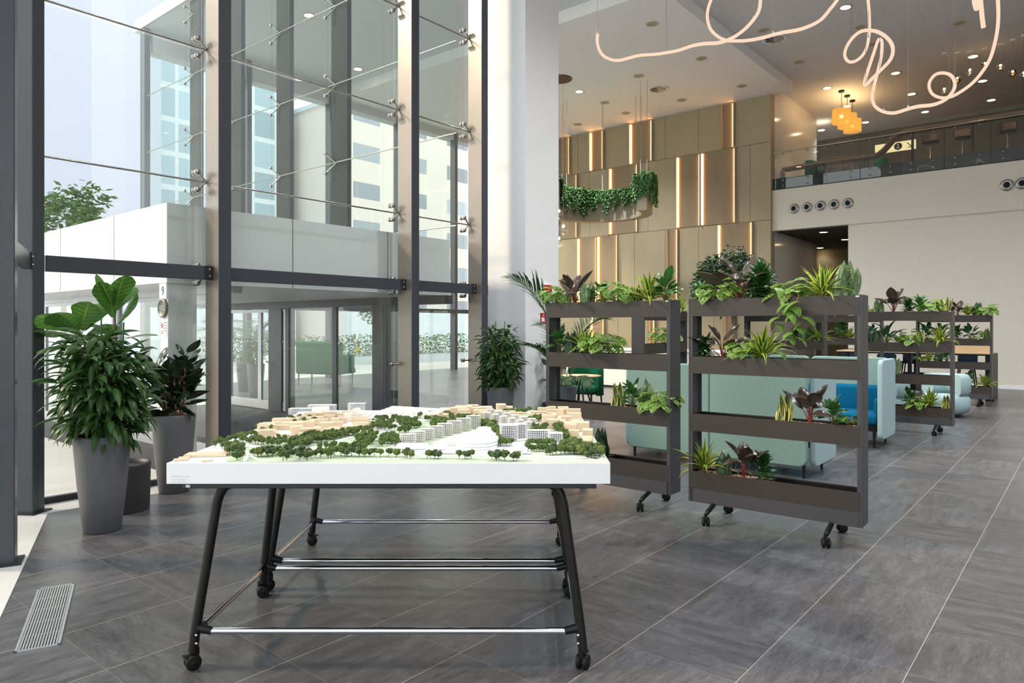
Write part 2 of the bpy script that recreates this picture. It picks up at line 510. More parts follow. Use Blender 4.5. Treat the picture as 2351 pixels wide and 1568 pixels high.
M['led'] = emit('warm_led_line', (255, 180, 98), 7.0)
M['rope'] = emit('soft_white_led', (255, 220, 194), .58)
M['lampon'] = emit('lit_downlight', (255, 226, 176), 16.0)
M['lampoff'] = simple('unlit_lamp_glass', (168, 166, 154), .7)
M['ring'] = simple('lamp_ring', (206, 190, 160), .6)
M['shade'] = glow_shade()
M['bulb'] = emit('bulb_glow', (255, 220, 150), 14.0)
M['modelwhite'] = simple('white_acrylic', (240, 241, 243), .35, var=.006)
M['lawn'] = simple('pale_green_flock', (182, 200, 172), .9, var=.05, nscale=20)
M['road'] = simple('model_road', (243, 243, 243), .7, var=.01)
M['balsa'] = wood('balsa', (222, 200, 172), .9, 14)
M['bwhite'] = simple('model_offwhite', (236, 232, 222), .7, var=.02)
M['lilac'] = simple('model_podium', (214, 208, 212), .6)
M['text'] = simple('faint_grey_lettering', (205, 208, 213), .6)
M['red'] = simple('signal_red', (196, 22, 30), .45)
M['mat'] = carpet_mat()
M['balfloor'] = simple('dark_carpet', (74, 68, 62), .95)
M['dolive'] = simple('dark_olive_wall', (84, 74, 56), .7)
M['bark'] = simple('grey_bark', (128, 112, 92), .9, var=.35, nscale=18, bump=.6, bscale=40)
M['greenstake'] = simple('green_stake', (28, 96, 62), .5)
M['twig'] = simple('green_twig', (92, 96, 44), .6)
M['redstem'] = simple('red_stem', (112, 40, 34), .5)
M['vine'] = simple('brown_vine', (150, 104, 62), .6)

def struct(mb, name, mat, parent=None, label=None, loc=(0, 0, 0), rz=0.0):
    o = mb.build(name, mat, parent, loc, rz)
    if parent is None: tag(o, label, None, None, 'structure')
    return o

# ================================================================== setting
CEIL, CEIL_LOW, XB = 9.30, 9.00, 22.2
YI, YG, YO = 7.21, 7.56, 7.70               # post front, glass plane, canopy face
fl = MB(); fl.prism([(-6, -14), (34, -14), (34, 19.6), (7.5, 19.6), (7.5, 7.16), (2.127, 7.16), (-3.4, -6.8), (-6, -6.8)], -.2, 0)
struct(fl, 'floor', M['floor'])
# white granite border under the facade
gs = MB(); gs.prism([(2.127, 7.16), (7.5, 7.16), (7.5, 7.72), (1.75, 7.72), (-4.35, -6.8), (-3.4, -6.8)], -.2, .002)
struct(gs, 'trim_1', M['granite'])
struct(MB().slab(-40, 75, 7.72, 24, -.25, -.02), 'ground', M['pave'])
struct(MB().slab(-60, 110, 24, 130, -1.1, -.8), 'ground_street', M['pave'])
struct(MB().slab(-60, 2, -40, 7.72, -.26, -.03), 'ground_side', M['pave'])
# ceilings
struct(MB().slab(-5, 34, -14, 7.34, CEIL, CEIL + .3), 'ceiling', M['ceil'])
struct(MB().slab(22.3, 34, 7.34, 14, CEIL, CEIL + .3), 'ceiling_upper', M['ceil'])
struct(MB().slab(7.7, 13.71, 7.34, 19.4, CEIL, CEIL + .3), 'ceiling_bay', M['ceil'])
struct(MB().slab(13.71, 22.3, 7.34, 19.4, CEIL_LOW, CEIL + .3), 'ceiling_low', M['ceil_lit'])
struct(MB().slab(-5, 7.7, 7.34, 8.1, CEIL, CEIL + .3), 'ceiling_edge', M['ceil'])
# beam-like drop just inside the dropped ceiling's edge is the step itself; back wall with cladding
XW = 22.05
struct(MB().slab(XW, XW + .35, 7.94, 19.4, 0, CEIL_LOW), 'wall_back', M['panel'])
rows = [(.12, 2.55), (2.55, 5.02), (5.02, 7.49), (7.49, 9.0)]
jn = MB()
for z in (2.55, 5.02, 7.49): jn.slab(XW - .003, XW, 7.94, 19.4, z - .006, z + .006)
for zi, (z0, z1) in enumerate(rows):
    y = 8.6 + .55 * (zi % 2)
    while y < 19: jn.slab(XW - .003, XW, y - .004, y + .004, z0, z1); y += 1.24
struct(jn, 'trim_2', M['gap'])
struct(MB().slab(XW - .03, XW, 7.94, 19.4, 0, .12), 'baseboard_back', M['gap'])
LITP = [(0, 1281, 1309, 1), (0, 1356, 1386, 3), (0, 1447.5, 1498, 3), (0, 1660, 1685.5, 1),
        (1, 1283, 1326, 1), (1, 1401, 1464.5, 3), (1, 1555.5, 1608.5, 3), (1, 1611.5, 1688.5, 3),
        (2, 1328, 1371, 3), (2, 1373.5, 1418.5, 3), (2, 1535, 1556.5, 1), (2, 1650, 1727.5, 3),
        (3, 1358, 1388, 3), (3, 1494, 1504, 1), (3, 1667, 1690, 1)]
rown = ['lower', 'third', 'second', 'top']
cnt = {}
for ri, pa, pb, which in LITP:
    ya, yb = on_x(pa, 600, XW)[1], on_x(pb, 600, XW)[1]
    z0, z1 = rows[3 - ri]; z0 += .02; z1 -= .05 if ri == 0 else .02
    cnt[ri] = cnt.get(ri, 0) + 1
    t = thing('wall_panel', f'{ORD[cnt[ri]-1]} warm lit ribbed panel from the white column, {rown[3-ri]} row of the beige wall', 'wall panel', (XW, (ya + yb) / 2, z0), 0, 'lit wall panels')
    h, w = z1 - z0, ya - yb
    MB().slab(-.012, 0, -w / 2, w / 2, 0, h).build('panel_face', M['lpanel'], t)
    f = MB().slab(-.10, 0, -w / 2 - .035, -w / 2, 0, h); f.build('side_fin', M['panel'], t)
    f = MB().slab(-.10, 0, w / 2, w / 2 + .035, 0, h); f.build('side_fin', M['panel'], t)
    if which & 2: MB().slab(-.045, -.013, w / 2 - .055, w / 2 - .004, .02, h - .02).build('led_strip', M['led'], t)
    if which & 1: MB().slab(-.045, -.013, -w / 2 + .004, -w / 2 + .045, .02, h - .02).build('led_strip', M['led'], t)
struct(MB().slab(-1, 34, -13.8, -13.5, 0, CEIL), 'wall_far', M['white'])
# white side wall beside the panels, runs back past the balcony
struct(MB().slab(XW + .35, 26.75, 7.94, 8.25, 0, CEIL_LOW + .35), 'wall_side', M['gwhite'])
# wall under the balcony, corridor mouth, balcony slab and fascia
struct(MB().slab(XB + .06, XB + .4, -14, 5.70, 0, 4.72), 'wall_right', M['cream'])
struct(MB().slab(XB + .04, XB + .06, -14, 5.70, 0, .09), 'baseboard_right', M['white'])
struct(MB().slab(28.5, 28.8, 2, 14, 0, 4.72), 'wall_corridor', M['olive'])
struct(MB().slab(XB + .4, 28.5, 5.4, 5.70, 0, 4.68), 'wall_passage', M['olive'])
struct(MB().slab(XB + .25, 32, -14, 7.94, 4.68, 6.28), 'floor_balcony', M['balfloor'])
struct(MB().slab(26.7, 32, 7.94, 14, 4.68, 6.28), 'floor_upper', M['balfloor'])
struct(MB().slab(XB, XB + .25, -14, 7.94, 4.68, 5.96), 'wall_balcony', M['cream'])
struct(MB().slab(XB + .02, XB + .25, -14, 7.94, 5.96, 6.32), 'trim_3', M['darksteel'])
struct(MB().slab(30, 30.3, -14, 14, 6.28, CEIL), 'wall_upper', M['dolive'])
struct(MB().slab(28.8, 29.4, -1.5, -.6, 6.28, CEIL), 'column_upper', simple('yellowish_column', (206, 180, 120), .6))
struct(MB().slab(28.6, 29.6, -8, -1.5, 6.28, CEIL), 'wall_veneer', M['brownwall'])
# round-cornered white column on the facade line
struct(MB().slab(8.30, 9.156, 6.755, 7.60, 0, CEIL), 'column_white', M['white'])

# ---------------------------------------------------------------- glass facade along the camera's left
RODZ = [3.215, 4.655, 6.09, 7.53, 8.97]
def fitting(parent, ox, oy, z, s=-1, ang=0.0):
    """spider arm with two round discs that clamp the glass, on the outer edge of a post"""
    m = MB()
    for dz in (-.095, .095):
        m.tube([(ox, oy, z), (ox + s * .07, oy + .005, z + dz * .85)], .012, 6)
        m.lathe([(.0, -.03), (.026, -.028), (.032, -.01), (.032, .012), (.02, .03), (0, .031)], 12, (ox + s * .085, oy + .02, z + dz), True, 'y')
        m.lathe([(.0, -.02), (.03, -.018), (.033, 0), (.03, .015), (0, .018)], 12, (ox + s * .085, oy + .075, z + dz), True, 'y')
    m.build('spider_fitting', M['stainless'], parent)
def post(name, x, y, rz, label, wid=.14, dep=.285, fits=True):
    p = MB().box((0, dep / 2, CEIL / 2), (wid, dep, CEIL), 0, .006).build(name, M['steel'], None, (x, y, 0), rz)
    tag(p, label, None, None, 'structure')
    # paler warm skin on the entrance flank, sunlight put into its colour
    if fits: MB().slab(-wid / 2 - .003, -wid / 2, .004, dep - .004, .02, CEIL).build('sunlit_flank', M['sunlit_side'], p)
    MB().slab(-wid / 2 - .04, wid / 2 + .04, -.04, dep + .02, .002, .014).build('base_plate', M['darksteel'], p)
    if fits:
        for z in RODZ + [2.21]: fitting(p, -wid / 2 - .01, dep - .02, z)
        m = MB().tube([(-wid / 2, dep - .03, 1.13), (-wid / 2 - .09, dep + .02, 1.13)], .014, 8)
        m.lathe([(0, -.03), (.03, -.028), (.033, 0), (.03, .02), (0, .024)], 12, (-wid / 2 - .09, dep + .03, 1.13), True, 'y')
        m.build('spider_fitting', M['stainless'], p)
    return p
M['sunlit_side'] = brushed('sunlit_post_flank', (150, 140, 130), .30, .55)
PX = [3.776, 6.481, 7.885]
post('column_facade', PX[0], YI, 0, 'charcoal steel facade post behind the tapered grey planter with the rubber plant')
post('column_facade', PX[1], YI, 0, 'charcoal steel facade post between the wide and the narrow glass bay')
post('column_facade', PX[2], YI, 0, 'charcoal steel facade post next to the white column')
D0 = Vector((.368, .930, 0)); a0 = atan2(D0.y, D0.x)
post('column_facade', 2.085, 7.25, radians(34), 'charcoal steel corner post where the glass facade turns', fits=False)
post('column_facade', 1.60 - .05, 5.86, a0, 'charcoal steel post standing on the white stone border before the corner post', dep=.30, fits=False)
bm_y = 7.36
def beam(a, b, rz_parent=None):
    m = MB()
    (x0, y0), (x1, y1) = a, b
    L = sqrt((x1 - x0) ** 2 + (y1 - y0) ** 2); an = atan2(y1 - y0, x1 - x0)
    m.box((L / 2, 0, 2.218), (L, .06, .146), 0, .004)
    o = m.build('beam_facade', M['steel'], None, (x0, y0, 0), an)
    tag(o, None, None, None, 'structure')
    k = MB().box((L - .05, -.034, 2.218), (.09, .012, .15), 0, .003); k.build('end_bracket', M['darksteel'], o)
    q = MB()
    for dz in (-.035, .035): q.lathe([(0, -.012), (.011, -.01), (.013, 0)], 10, (L - .045, -.042, 2.218 + dz), True, 'y')
    q.build('bolt', M['stainless'], o)
    return o
beam((2.16, bm_y), (PX[0] - .07, bm_y)); beam((PX[0] + .07, bm_y), (PX[1] - .07, bm_y)); beam((PX[1] + .07, bm_y), (PX[2] - .07, bm_y))
beam((PX[2] + .07, bm_y), (PX[2] + .2, bm_y))
beam((1.60 - .05, 6.05), (1.99, 7.22))
rd = 0
for z in RODZ[:4]:
    for xa, xb in ((2.1, PX[0] - .08), (PX[0] + .08, PX[1] - .08), (PX[1] + .08, PX[2] - .08)):
        o = MB().tube([(xa, YG - .06, z), (xb, YG - .06, z)], .011, 8).build('trim_rod', M['stainless']); tag(o, None, None, None, 'structure')
def pane(name, a, b, z0, z1, mat=None, th=.014):
    (x0, y0), (x1, y1) = a, b
    L = sqrt((x1 - x0) ** 2 + (y1 - y0) ** 2)
    o = MB().box((L / 2, 0, (z0 + z1) / 2), (L, th, z1 - z0)).build(name, mat or M['glass'], None, (x0, y0, 0), atan2(y1 - y0, x1 - x0))
    return tag(o, None, None, None, 'structure')
wn = 0
edges = [1.98, PX[0] - .085, PX[1] - .085, PX[2] - .085]
for i in range(3):
    for z0, z1 in ((.05, 2.21), (2.22, 4.65), (4.66, 7.52), (7.53, 9.29)):
        wn += 1; pane(f'window_{wn}', (edges[i] + .004, YG), (edges[i + 1] - .004, YG), z0, z1)
wn += 1; pane(f'window_{wn}', (1.36, 5.99), (1.965, 7.5), .05, 9.29)
wn += 1; pane(f'window_{wn}', (-.6, 1.05), (1.34, 5.94), .05, 9.29)
struct(MB().slab(2.0, 8.3, YG - .03, YG + .03, .0, .06), 'trim_4', M['darksteel'])

# ---------------------------------------------------------------- entrance canopy box with its white fascia
CXL, CXR, CY0, CY1, CZ0, CZ1 = 3.385, 7.62, 7.70, 14.6, 2.12, 2.975
M['canopy'] = simple('white_aluminium_panel', (238, 239, 241), .45, var=.012)
cn = MB().slab(CXL, CXR, CY0, CY1, CZ0, CZ1)
struct(cn, 'roof_canopy', M['canopy'])
j = MB()
for x in (4.9, 6.4): j.slab(x - .004, x + .004, CY0 - .002, CY0, CZ0, CZ1)
for y in (9.1, 10.9, 12.7): j.slab(CXL - .002, CXL, y - .004, y + .004, CZ0, CZ1)
struct(j, 'trim_5', M['gap'])
struct(MB().slab(CXL + .02, CXL + .33, CY0 + .02, CY0 + .20, -.02, CZ0), 'column_canopy', M['canopy'])
struct(MB().slab(3.6, 7.45, 7.74, 14.5, -.02, .006), 'floor_mat', M['mat'])
dm = MB()
dx = 4.25
def framed(name, a, b, z0, z1, fw=.06, th=.05, mat='alu', bot=.16, label=None):
    (x0, y0), (x1, y1) = a, b
    L = sqrt((x1 - x0) ** 2 + (y1 - y0) ** 2)
    m = MB().slab(0, fw, -th / 2, th / 2, z0, z1).slab(L - fw, L, -th / 2, th / 2, z0, z1).slab(fw, L - fw, -th / 2, th / 2, z1 - fw, z1).slab(fw, L - fw, -th / 2, th / 2, z0, z0 + bot)
    o = m.build(name, M[mat], None, (x0, y0, 0), atan2(y1 - y0, x1 - x0)); tag(o, None, None, None, 'structure')
    MB().box((L / 2, 0, (z0 + z1) / 2), (L - 2 * fw, .012, z1 - z0 - .05)).build('door_pane', M['glass'], o)
    return o
framed('door_1', (dx, 14.4), (dx, 12.9), 0, 2.05); framed('door_2', (dx, 12.9), (dx, 11.4), 0, 2.05)
framed('door_3', (dx + .06, 11.4), (dx + .06, 9.9), 0, 2.05); framed('door_4', (dx + .06, 9.9), (dx + .06, 8.4), 0, 2.05)
struct(MB().slab(dx - .06, dx + .1, 7.9, 14.5, 2.05, CZ0), 'trim_6', M['alu'])
# inner sliding doors towards the far wing
ix = 7.50
framed('door_5', (ix, 14.1), (ix, 12.92), .02, 1.98); framed('door_6', (ix, 12.92), (ix, 12.0), .02, 1.98)
framed('door_7', (ix, 11.95), (ix, 10.45), .02, 2.05, mat='steel', bot=.05); framed('door_8', (ix, 10.45), (ix, 9.1), .02, 2.05, mat='steel', bot=.05)
wn += 1; pane(f'window_{wn}', (ix, 9.08), (ix, 7.62), .02, 2.1)
struct(MB().slab(ix - .08, ix + .08, 7.6, 14.4, 1.99, CZ0), 'trim_7', M['steel'])
dots = MB()
for d_y in [12.1 + k * .115 for k in range(17)]: dots.lathe([(0, -.001), (.022, -.001)], 10, (ix - .02, d_y, 1.35), False, 'x')
for d_y in [9.2 + k * .16 for k in range(8)]: dots.lathe([(0, -.001), (.022, -.001)], 10, (ix - .02, d_y, 1.35), False, 'x')
struct(dots, 'trim_8', frosted())
struct(MB().slab(ix - .05, ix + .25, 12.1, 12.55, 0, 2.0), 'column_door', M['steel'])
struct(MB().slab(ix - .02, ix + .25, 9.05, 9.4, 0, 2.0), 'column_lobby', M['steel'])

# ---------------------------------------------------------------- the wing beyond: its facade along x and its far side
WX = 7.72
for i, y in enumerate((10.75, 12.6, 14.45, 16.3)):
    o = MB().slab(WX + .08, WX + .17, y - .24, y + .24, CZ1, CEIL).build('column_wing', M['wingcol']); tag(o, None, None, None, 'structure')
    for z in RODZ:
        m = MB()
        for dz in (-.18, .18): m.lathe([(0, -.02), (.035, -.015), (.035, .02), (0, .03)], 10, (WX - .03, y + .28, z + dz), True, 'x').tube([(WX + .08, y + .1, z), (WX - .02, y + .28, z + dz)], .013, 6)
        m.build('spider_fitting', M['stainless'], o)
for z in RODZ[:4]:
    o = MB().tube([(WX + .04, 7.7, z), (WX + .04, 19, z)], .011, 8).build('trim_rod', M['stainless']); tag(o, None, None, None, 'structure')
ye = [7.62, 9.4, 11.0, 12.88, 14.73, 16.58, 19.0]
for i in range(6):
    wn += 1; pane(f'window_{wn}', (WX, ye[i] + .004), (WX, ye[i + 1] - .004), CZ1, CEIL - .01, M['wingglass'])
wn += 1; pane(f'window_{wn}', (WX, 14.6), (WX, 19), 0.02, CZ1, M['wingglass'])
for i, x in enumerate((7.8, 10.6, 13.4, 16.2, 19.0, 21.8)):
    o = MB().slab(x - .07, x + .07, 18.85, 19.1, 0, CEIL).build('column_wing', M['steel']); tag(o, None, None, None, 'structure')
    if i < 5:
        wn += 1; pane(f'window_{wn}', (x + .05, 19.0), (x + 2.75, 19.0), .02, CEIL - .02, M['wingglass'])
        o = MB().slab(x + .07, x + 2.73, 18.9, 19.0, 2.14, 2.29).build('beam_wing', M['steel']); tag(o, None, None, None, 'structure')
struct(MB().slab(7.95, 22.3, 18.9, 19.3, CEIL_LOW - .25, CEIL + .3), 'beam_far', M['ceil'])
# ================================================================== model tables
def caster_mesh(mb, x, y, an, r=.036, s=1.0):
    """twin-wheel caster with fork, hood and brake tab; wheel axis turned by an"""
    R = Matrix.Translation((x, y, 0)) @ Matrix.Rotation(an, 4, 'Z') @ Matrix.Scale(s, 4)
    mb.M = R
    for sx in (-.018, .018):
        mb.lathe([(.004, sx - .011), (.026, sx - .012), (r - .004, sx - .010), (r, sx - .006), (r, sx + .006), (r - .004, sx + .010), (.026, sx + .012), (.004, sx + .011)], 24, (0, 0, r), True, 'x')
        mb.lathe([(0, sx - .015), (.010, sx - .014), (.012, sx - .011)], 12, (0, 0, r), True, 'x') if sx < 0 else mb.lathe([(.012, sx + .011), (.010, sx + .014), (0, sx + .015)], 12, (0, 0, r), True, 'x')
    mb.cushion((0, -.004, r + .012), (.020, .056, .052), .012, 2)
    mb.tube([(0, .018, r + .03), (0, .018, r + .062)], .013, 10)
    mb.box((0, -.036, r + .034), (.03, .022, .006), 0, .002)
    mb.M = None
def make_table(label, cXZ):
    X, Z = cXZ
    t = thing('folding_table', label, 'table', W(X, Z), YAW, 'tables under the city model')
    w, d = 1.972, .975
    MB().box((0, 0, .889), (w, d, .025), 0, .003).build('tabletop', M['darksteel'], t)
    MB().slab(-w / 2 + .016, -w / 2 + .036, -d / 2 - .0015, -d / 2, .882, .895).build('badge', M['alu'], t)['label'] = 'small silver maker plate'
    rng = random.Random(3)
    bx0, bx1, by0, by1 = -.955, .925, -.45, .45
    for (x, sx) in ((bx0, 1), (bx1, -1)):
        for (y, sy) in ((by0, 1), (by1, -1)):
            pts = [(x, y, .085), (x + sx * .012, y + sy * .008, .2), (x + sx * .086, y + sy * .05, .74), (x + sx * .094, y + sy * .053, .79), (x + sx * .106, y + sy * .055, .83), (x + sx * .126, y + sy * .057, .862), (x + sx * .16, y + sy * .058, .880)]
            lg = MB().tube(pts, .0235, 14).build('leg', M['black'], t)
            m = MB(); caster_mesh(m, x, y, rng.choice((.5, 1.2, -.7, 2.2, 2.7)) if sx < 0 else rng.choice((-.9, -1.2, 2.0)))
            m.build('caster', M['rubber'], lg)
            jz = .178
            m = MB()
            jx, jy = x + sx * .012, y + sy * .008
            m.tube([(jx, jy, jz + .02), (jx + sx * .03, jy + sy * .004, jz + .01), (jx + sx * .075, jy + sy * .004, jz)], [.024, .021, .0185], 10)
            m.tube([(jx, jy, jz + .02), (jx + sx * .004, jy + sy * .03, jz + .01), (jx + sx * .004, jy + sy * .075, jz)], [.024, .021, .0185], 10)
            m.build('bar_joint', M['black'], lg)
            m = MB()
            for dz in (0, -.04): m.lathe([(0, -.028), (.006, -.027), (.007, -.02)], 8, (jx + sx * .012, jy + (0 if sy > 0 else -.004), jz - .01 + dz), True, 'y')
            if sy > 0: m.build('bolt', M['chrome'], lg)
    for y in (by0 + .012, by1 - .012):
        MB().tube([(bx0 + .08, y, .178), (bx1 - .08, y, .178)], .0155, 14).build('foot_bar', M['chrome'], t)
    for x in (bx0 + .016, bx1 - .016):
        MB().tube([(x, by0 + .075, .178), (x, by1 - .075, .178)], .0155, 14).build('side_bar', M['chrome'], t)
    return t
t1 = make_table('black tube-legged table on casters carrying the open front half of the city model', (-.647, 3.82))
t2 = make_table('black tube-legged table on casters carrying the rear half of the city model', (-.655, 4.83))
m = MB().slab(-.93, -.78, -.33, -.30, .86, .875).slab(.85, .93, -.30, -.2, .85, .876)
m.build('lock_lever', M['black'], t1)

# ================================================================== the city model
MX, MZ, MW, MD, MH = -.650, 4.36, 2.107, 2.08, 1.001
mod = thing('architectural_model', 'large white city model with wooden houses and tiny green trees on black tables', 'model', W(MX, MZ, .9016), YAW)
z0 = MH - .9016
MB().box((0, 0, z0 / 2), (MW, MD, z0), 0, .0015).build('base', M['modelwhite'], mod)
def mp(px, py):
    Z = (HC - MH) * F / (py - HY)
    return ((px - CX) / F * Z - MX, Z - MZ)
def mpx(x, y):
    Z = y + MZ
    return (CX + F * (x + MX) / Z, HY + F * (HC - MH) / Z)
def inpoly(p, poly):
    c = False; n = len(poly)
    for i in range(n):
        (x0, y0), (x1, y1) = poly[i], poly[(i + 1) % n]
        if (y0 > p[1]) != (y1 > p[1]) and p[0] < (x1 - x0) * (p[1] - y0) / (y1 - y0) + x0: c = not c
    return c
def clampm(p, mgn=.004):
    return (max(-MW / 2 + mgn, min(MW / 2 - mgn, p[0])), max(-MD / 2 + mgn, min(MD / 2 - mgn, p[1])))
lawn = MB()
for poly in ([(520, 1062.5), (521, 1046), (560, 1022), (640, 1008), (760, 1000), (850, 995), (930, 985), (955, 968), (1015, 965), (1100, 968), (1160, 978), (1090, 1005), (985, 1022), (905, 1030), (900, 1042), (1215, 1044), (1215, 1022), (1290, 1020), (1330, 1005), (1352, 985), (1397, 1062.5)],
             [(1170, 950), (1250, 945), (1240, 958), (1150, 962)]):
    lawn.prism([clampm(mp(*p)) for p in poly], z0, z0 + .0012)
lawn.build('lawn', M['lawn'], mod)
roads = MB()
def road(pts, w):
    P = [Vector((*clampm(mp(*p), .02), 0)) for p in pts]
    Q = []
    for i in range(len(P) - 1):
        for k in range(6): Q.append(P[i].lerp(P[i + 1], k / 6))
    Q.append(P[-1])
    for _ in range(3): Q = [Q[0]] + [(Q[i - 1] + Q[i] * 2 + Q[i + 1]) / 4 for i in range(1, len(Q) - 1)] + [Q[-1]]
    rows_ = []
    for i, p in enumerate(Q):
        d = (Q[min(i + 1, len(Q) - 1)] - Q[max(0, i - 1)]).normalized(); s_ = Vector((-d.y, d.x, 0)) * w / 2
        rows_.append([p - s_ + Vector((0, 0, z0 + .002)), p + s_ + Vector((0, 0, z0 + .002))])
    roads.sheet(rows_)
road([(530, 1016), (600, 1027), (700, 1034), (800, 1040), (950, 1043), (1180, 1047), (1390, 1052)], .055)
road([(560, 1060), (572, 1045), (560, 1030)], .016); road([(575, 1046), (590, 1056), (640, 1062), (760, 1050)], .02)
road([(690, 1034), (745, 1022), (800, 1005), (860, 990), (930, 975)], .04)
road([(655, 1034), (650, 1026), (700, 1022), (745, 1021)], .016); road([(810, 1022), (820, 1010), (900, 1008), (910, 1020), (880, 1035)], .025)
road([(880, 1035), (1000, 1043), (1180, 1043), (1215, 1043)], .02); road([(1210, 1045), (1205, 1020), (1200, 995), (1180, 975)], .05)
road([(1215, 1043), (1330, 1046), (1385, 1056)], .018); road([(1285, 1042), (1282, 1026)], .015)
road([(850, 1055), (1000, 1050), (1150, 1055), (1380, 1058)], .03)
roads.build('road', M['road'], mod)
# buildings, each a part
def bld(name, x, y, w, d, h, rz, mat):
    hx = abs(w / 2 * cos(rz)) + abs(d / 2 * sin(rz)); hy = abs(w / 2 * sin(rz)) + abs(d / 2 * cos(rz))
    x = max(-MW / 2 + hx + .003, min(MW / 2 - hx - .003, x)); y = max(-MD / 2 + hy + .003, min(MD / 2 - hy - .003, y))
    m = MB().box((0, 0, h / 2), (w, d, h), 0, .001)
    return m.build(name, M[mat], mod, (x, y, z0 + .0008), rz)
rng = random.Random(11)
def fill(poly, n, sx, sy, hs, rz, mat, name, gap=.006):
    P = [clampm(mp(*p), .03) for p in poly]
    x0_, x1_ = min(p[0] for p in P), max(p[0] for p in P); y0_, y1_ = min(p[1] for p in P), max(p[1] for p in P)
    put = []; tries = 0
    while len(put) < n and tries < 4000:
        tries += 1
        x, y = rng.uniform(x0_, x1_), rng.uniform(y0_, y1_)
        if not inpoly((x, y), P): continue
        w, d = rng.uniform(*sx), rng.uniform(*sy)
        if any(abs(x - a) < (w + c) / 2 + gap and abs(y - b) < (d + e) / 2 + gap for a, b, c, e in put): continue
        put.append((x, y, w, d))
        bld(name, x, y, w, d, rng.uniform(*hs), rz + rng.choice((0, 0, .1, -.08)), mat)
    return put
W1 = [(572, 1008), (600, 985), (650, 967), (720, 957), (800, 954), (842, 962), (852, 982), (800, 990), (740, 996), (690, 1006), (640, 1010)]
W2 = [(975, 963), (1010, 950), (1060, 944), (1180, 942), (1178, 950), (1120, 960), (1040, 966)]
W3 = [(1240, 955), (1262, 945), (1330, 945), (1348, 968), (1372, 1020), (1350, 1026), (1310, 1012), (1285, 995), (1255, 975)]
fill(W1, 40, (.05, .12), (.04, .09), (.022, .052), .25, 'balsa', 'wooden_house')
fill(W2, 18, (.06, .16), (.06, .12), (.03, .07), .05, 'balsa', 'wooden_house')
fill(W3, 30, (.045, .11), (.04, .09), (.025, .06), -.1, 'balsa', 'wooden_house')
fill([(1130, 962), (1160, 955), (1240, 957), (1240, 972), (1140, 970)], 8, (.07, .14), (.04, .06), (.03, .05), .05, 'balsa', 'wooden_house')
for px, py, w, d, h, r in ((440, 1046, .20, .09, .012, .15), (398, 1057, .07, .03, .008, .3), (475, 1059, .045, .035, .006, .2), (412, 1053, .05, .03, .008, .3)):
    x, y = clampm(mp(px, py), .03); bld('wooden_house', x, y, w, d, h, r, 'balsa')
for k in range(5):                                          # pale housing rows at the back
    for q in range(3):
        x, y = mp(890 + 26 * k + 10 * q, 955 - 4 * q + 1.6 * k); bld('white_block', x, y, .085, .05, .045, -.35, 'bwhite')
for k in range(7):
    x, y = mp(818 + 8.5 * k, 952 + 4.6 * k); bld('white_block', x, y, .035, .10, .045 - .002 * k, -.05, 'bwhite')
for px, py, w, d, h in ((736, 950, .12, .1, .05), (700, 956, .1, .08, .03), (770, 958, .1, .07, .045), (800, 966, .06, .06, .05)):
    x, y = mp(px, py); bld('white_block', x, y, w, d, h, .2, 'bwhite')
def slabtower(x, y, w, d, h, rz, mat='model_glass', cap='bwhite'):
    o = MB().box((0, 0, h / 2), (w, d, h)).build('acrylic_tower', M[mat], mod, (x, y, z0 + .001), rz)
    f = MB(); n = max(3, int(h / .009))
    for k in range(n + 1): f.box((0, 0, h * k / n), (w * 1.02, d * 1.02, .0022))
    f.build('floor_slab', M[cap], o)
    f = MB()
    for k in range(int(w / .012) + 1):
        f.box((-w / 2 + k * .012, -d / 2, h / 2), (.0022, .0016, h)).box((-w / 2 + k * .012, d / 2, h / 2), (.0022, .0016, h))
    f.build('fin_grille', M['white'], o)
for k in range(8):                                          # the stepped row of translucent slabs
    x, y = mp(936 + 21.5 * k, 1021 - 5.2 * k); slabtower(x, y, .085, .035, .058 + .0035 * k, .25)
for k in range(6):
    for q in range(2):
        x, y = mp(1118 + 19 * k + 8 * q, 973 + 3.6 * k - 8 * q); slabtower(x, y, .045, .05, .075 - .003 * k, -.1)
for px, py, w, d, h in ((1168, 1012, .10, .09, .09), (1235, 1012, .12, .05, .06), (1275, 1015, .08, .06, .05), (1195, 1005, .07, .07, .08), (740, 945, .20, .08, .05), (820, 941, .13, .06, .05), (690, 950, .16, .06, .04)):
    x, y = mp(px, py); slabtower(x, y, w, d, h, 0.05, 'model_glass', 'white')
# arena, white halls and podium
x, y = mp(1094, 1026)
r = .115
MB().lathe([(r * .97, 0), (r * .97, .012), (r * .90, .013), (r * .90, .017), (r, .018), (r, .030), (r * .93, .031), (r * .93, .035), (r * 1.03, .036), (r * 1.03, .052), (r * .98, .055), (0, .0585)], 64, (0, 0, 0), True).build('arena_disc', M['modelwhite'], mod, (x, y, z0 + .001))
for px, py, w, d, h in ((946, 1030, .16, .075, .026), (1010, 1031, .075, .07, .024), (1190, 1033, .05, .10, .034)):
    x, y = mp(px, py); MB().cushion((0, 0, h / 2), (w, d, h), .008, 2).build('white_hall', M['modelwhite'], mod, (x, y, z0 + .001))
pod = [(994, 1024), (1040, 1008), (1085, 996), (1120, 992), (1144, 999), (1140, 1010), (1118, 1004), (1090, 1005), (1060, 1012), (1045, 1024)]
MB().prism([clampm(mp(*p)) for p in pod], z0 + .001, z0 + .02).build('podium', M['lilac'], mod)
x, y = mp(1113, 994); MB().lathe([(.045, 0), (.05, .03), (.04, .034), (0, .036)], 32).build('arena_disc', M['white'], mod, (x, y, z0 + .001))
for px in (1223, 1264):
    x, y = mp(px, 1031); MB().box((0, 0, .012), (.035, .03, .024), 0, .001).build('white_block', M['white'], mod, (x, y, z0 + .001))
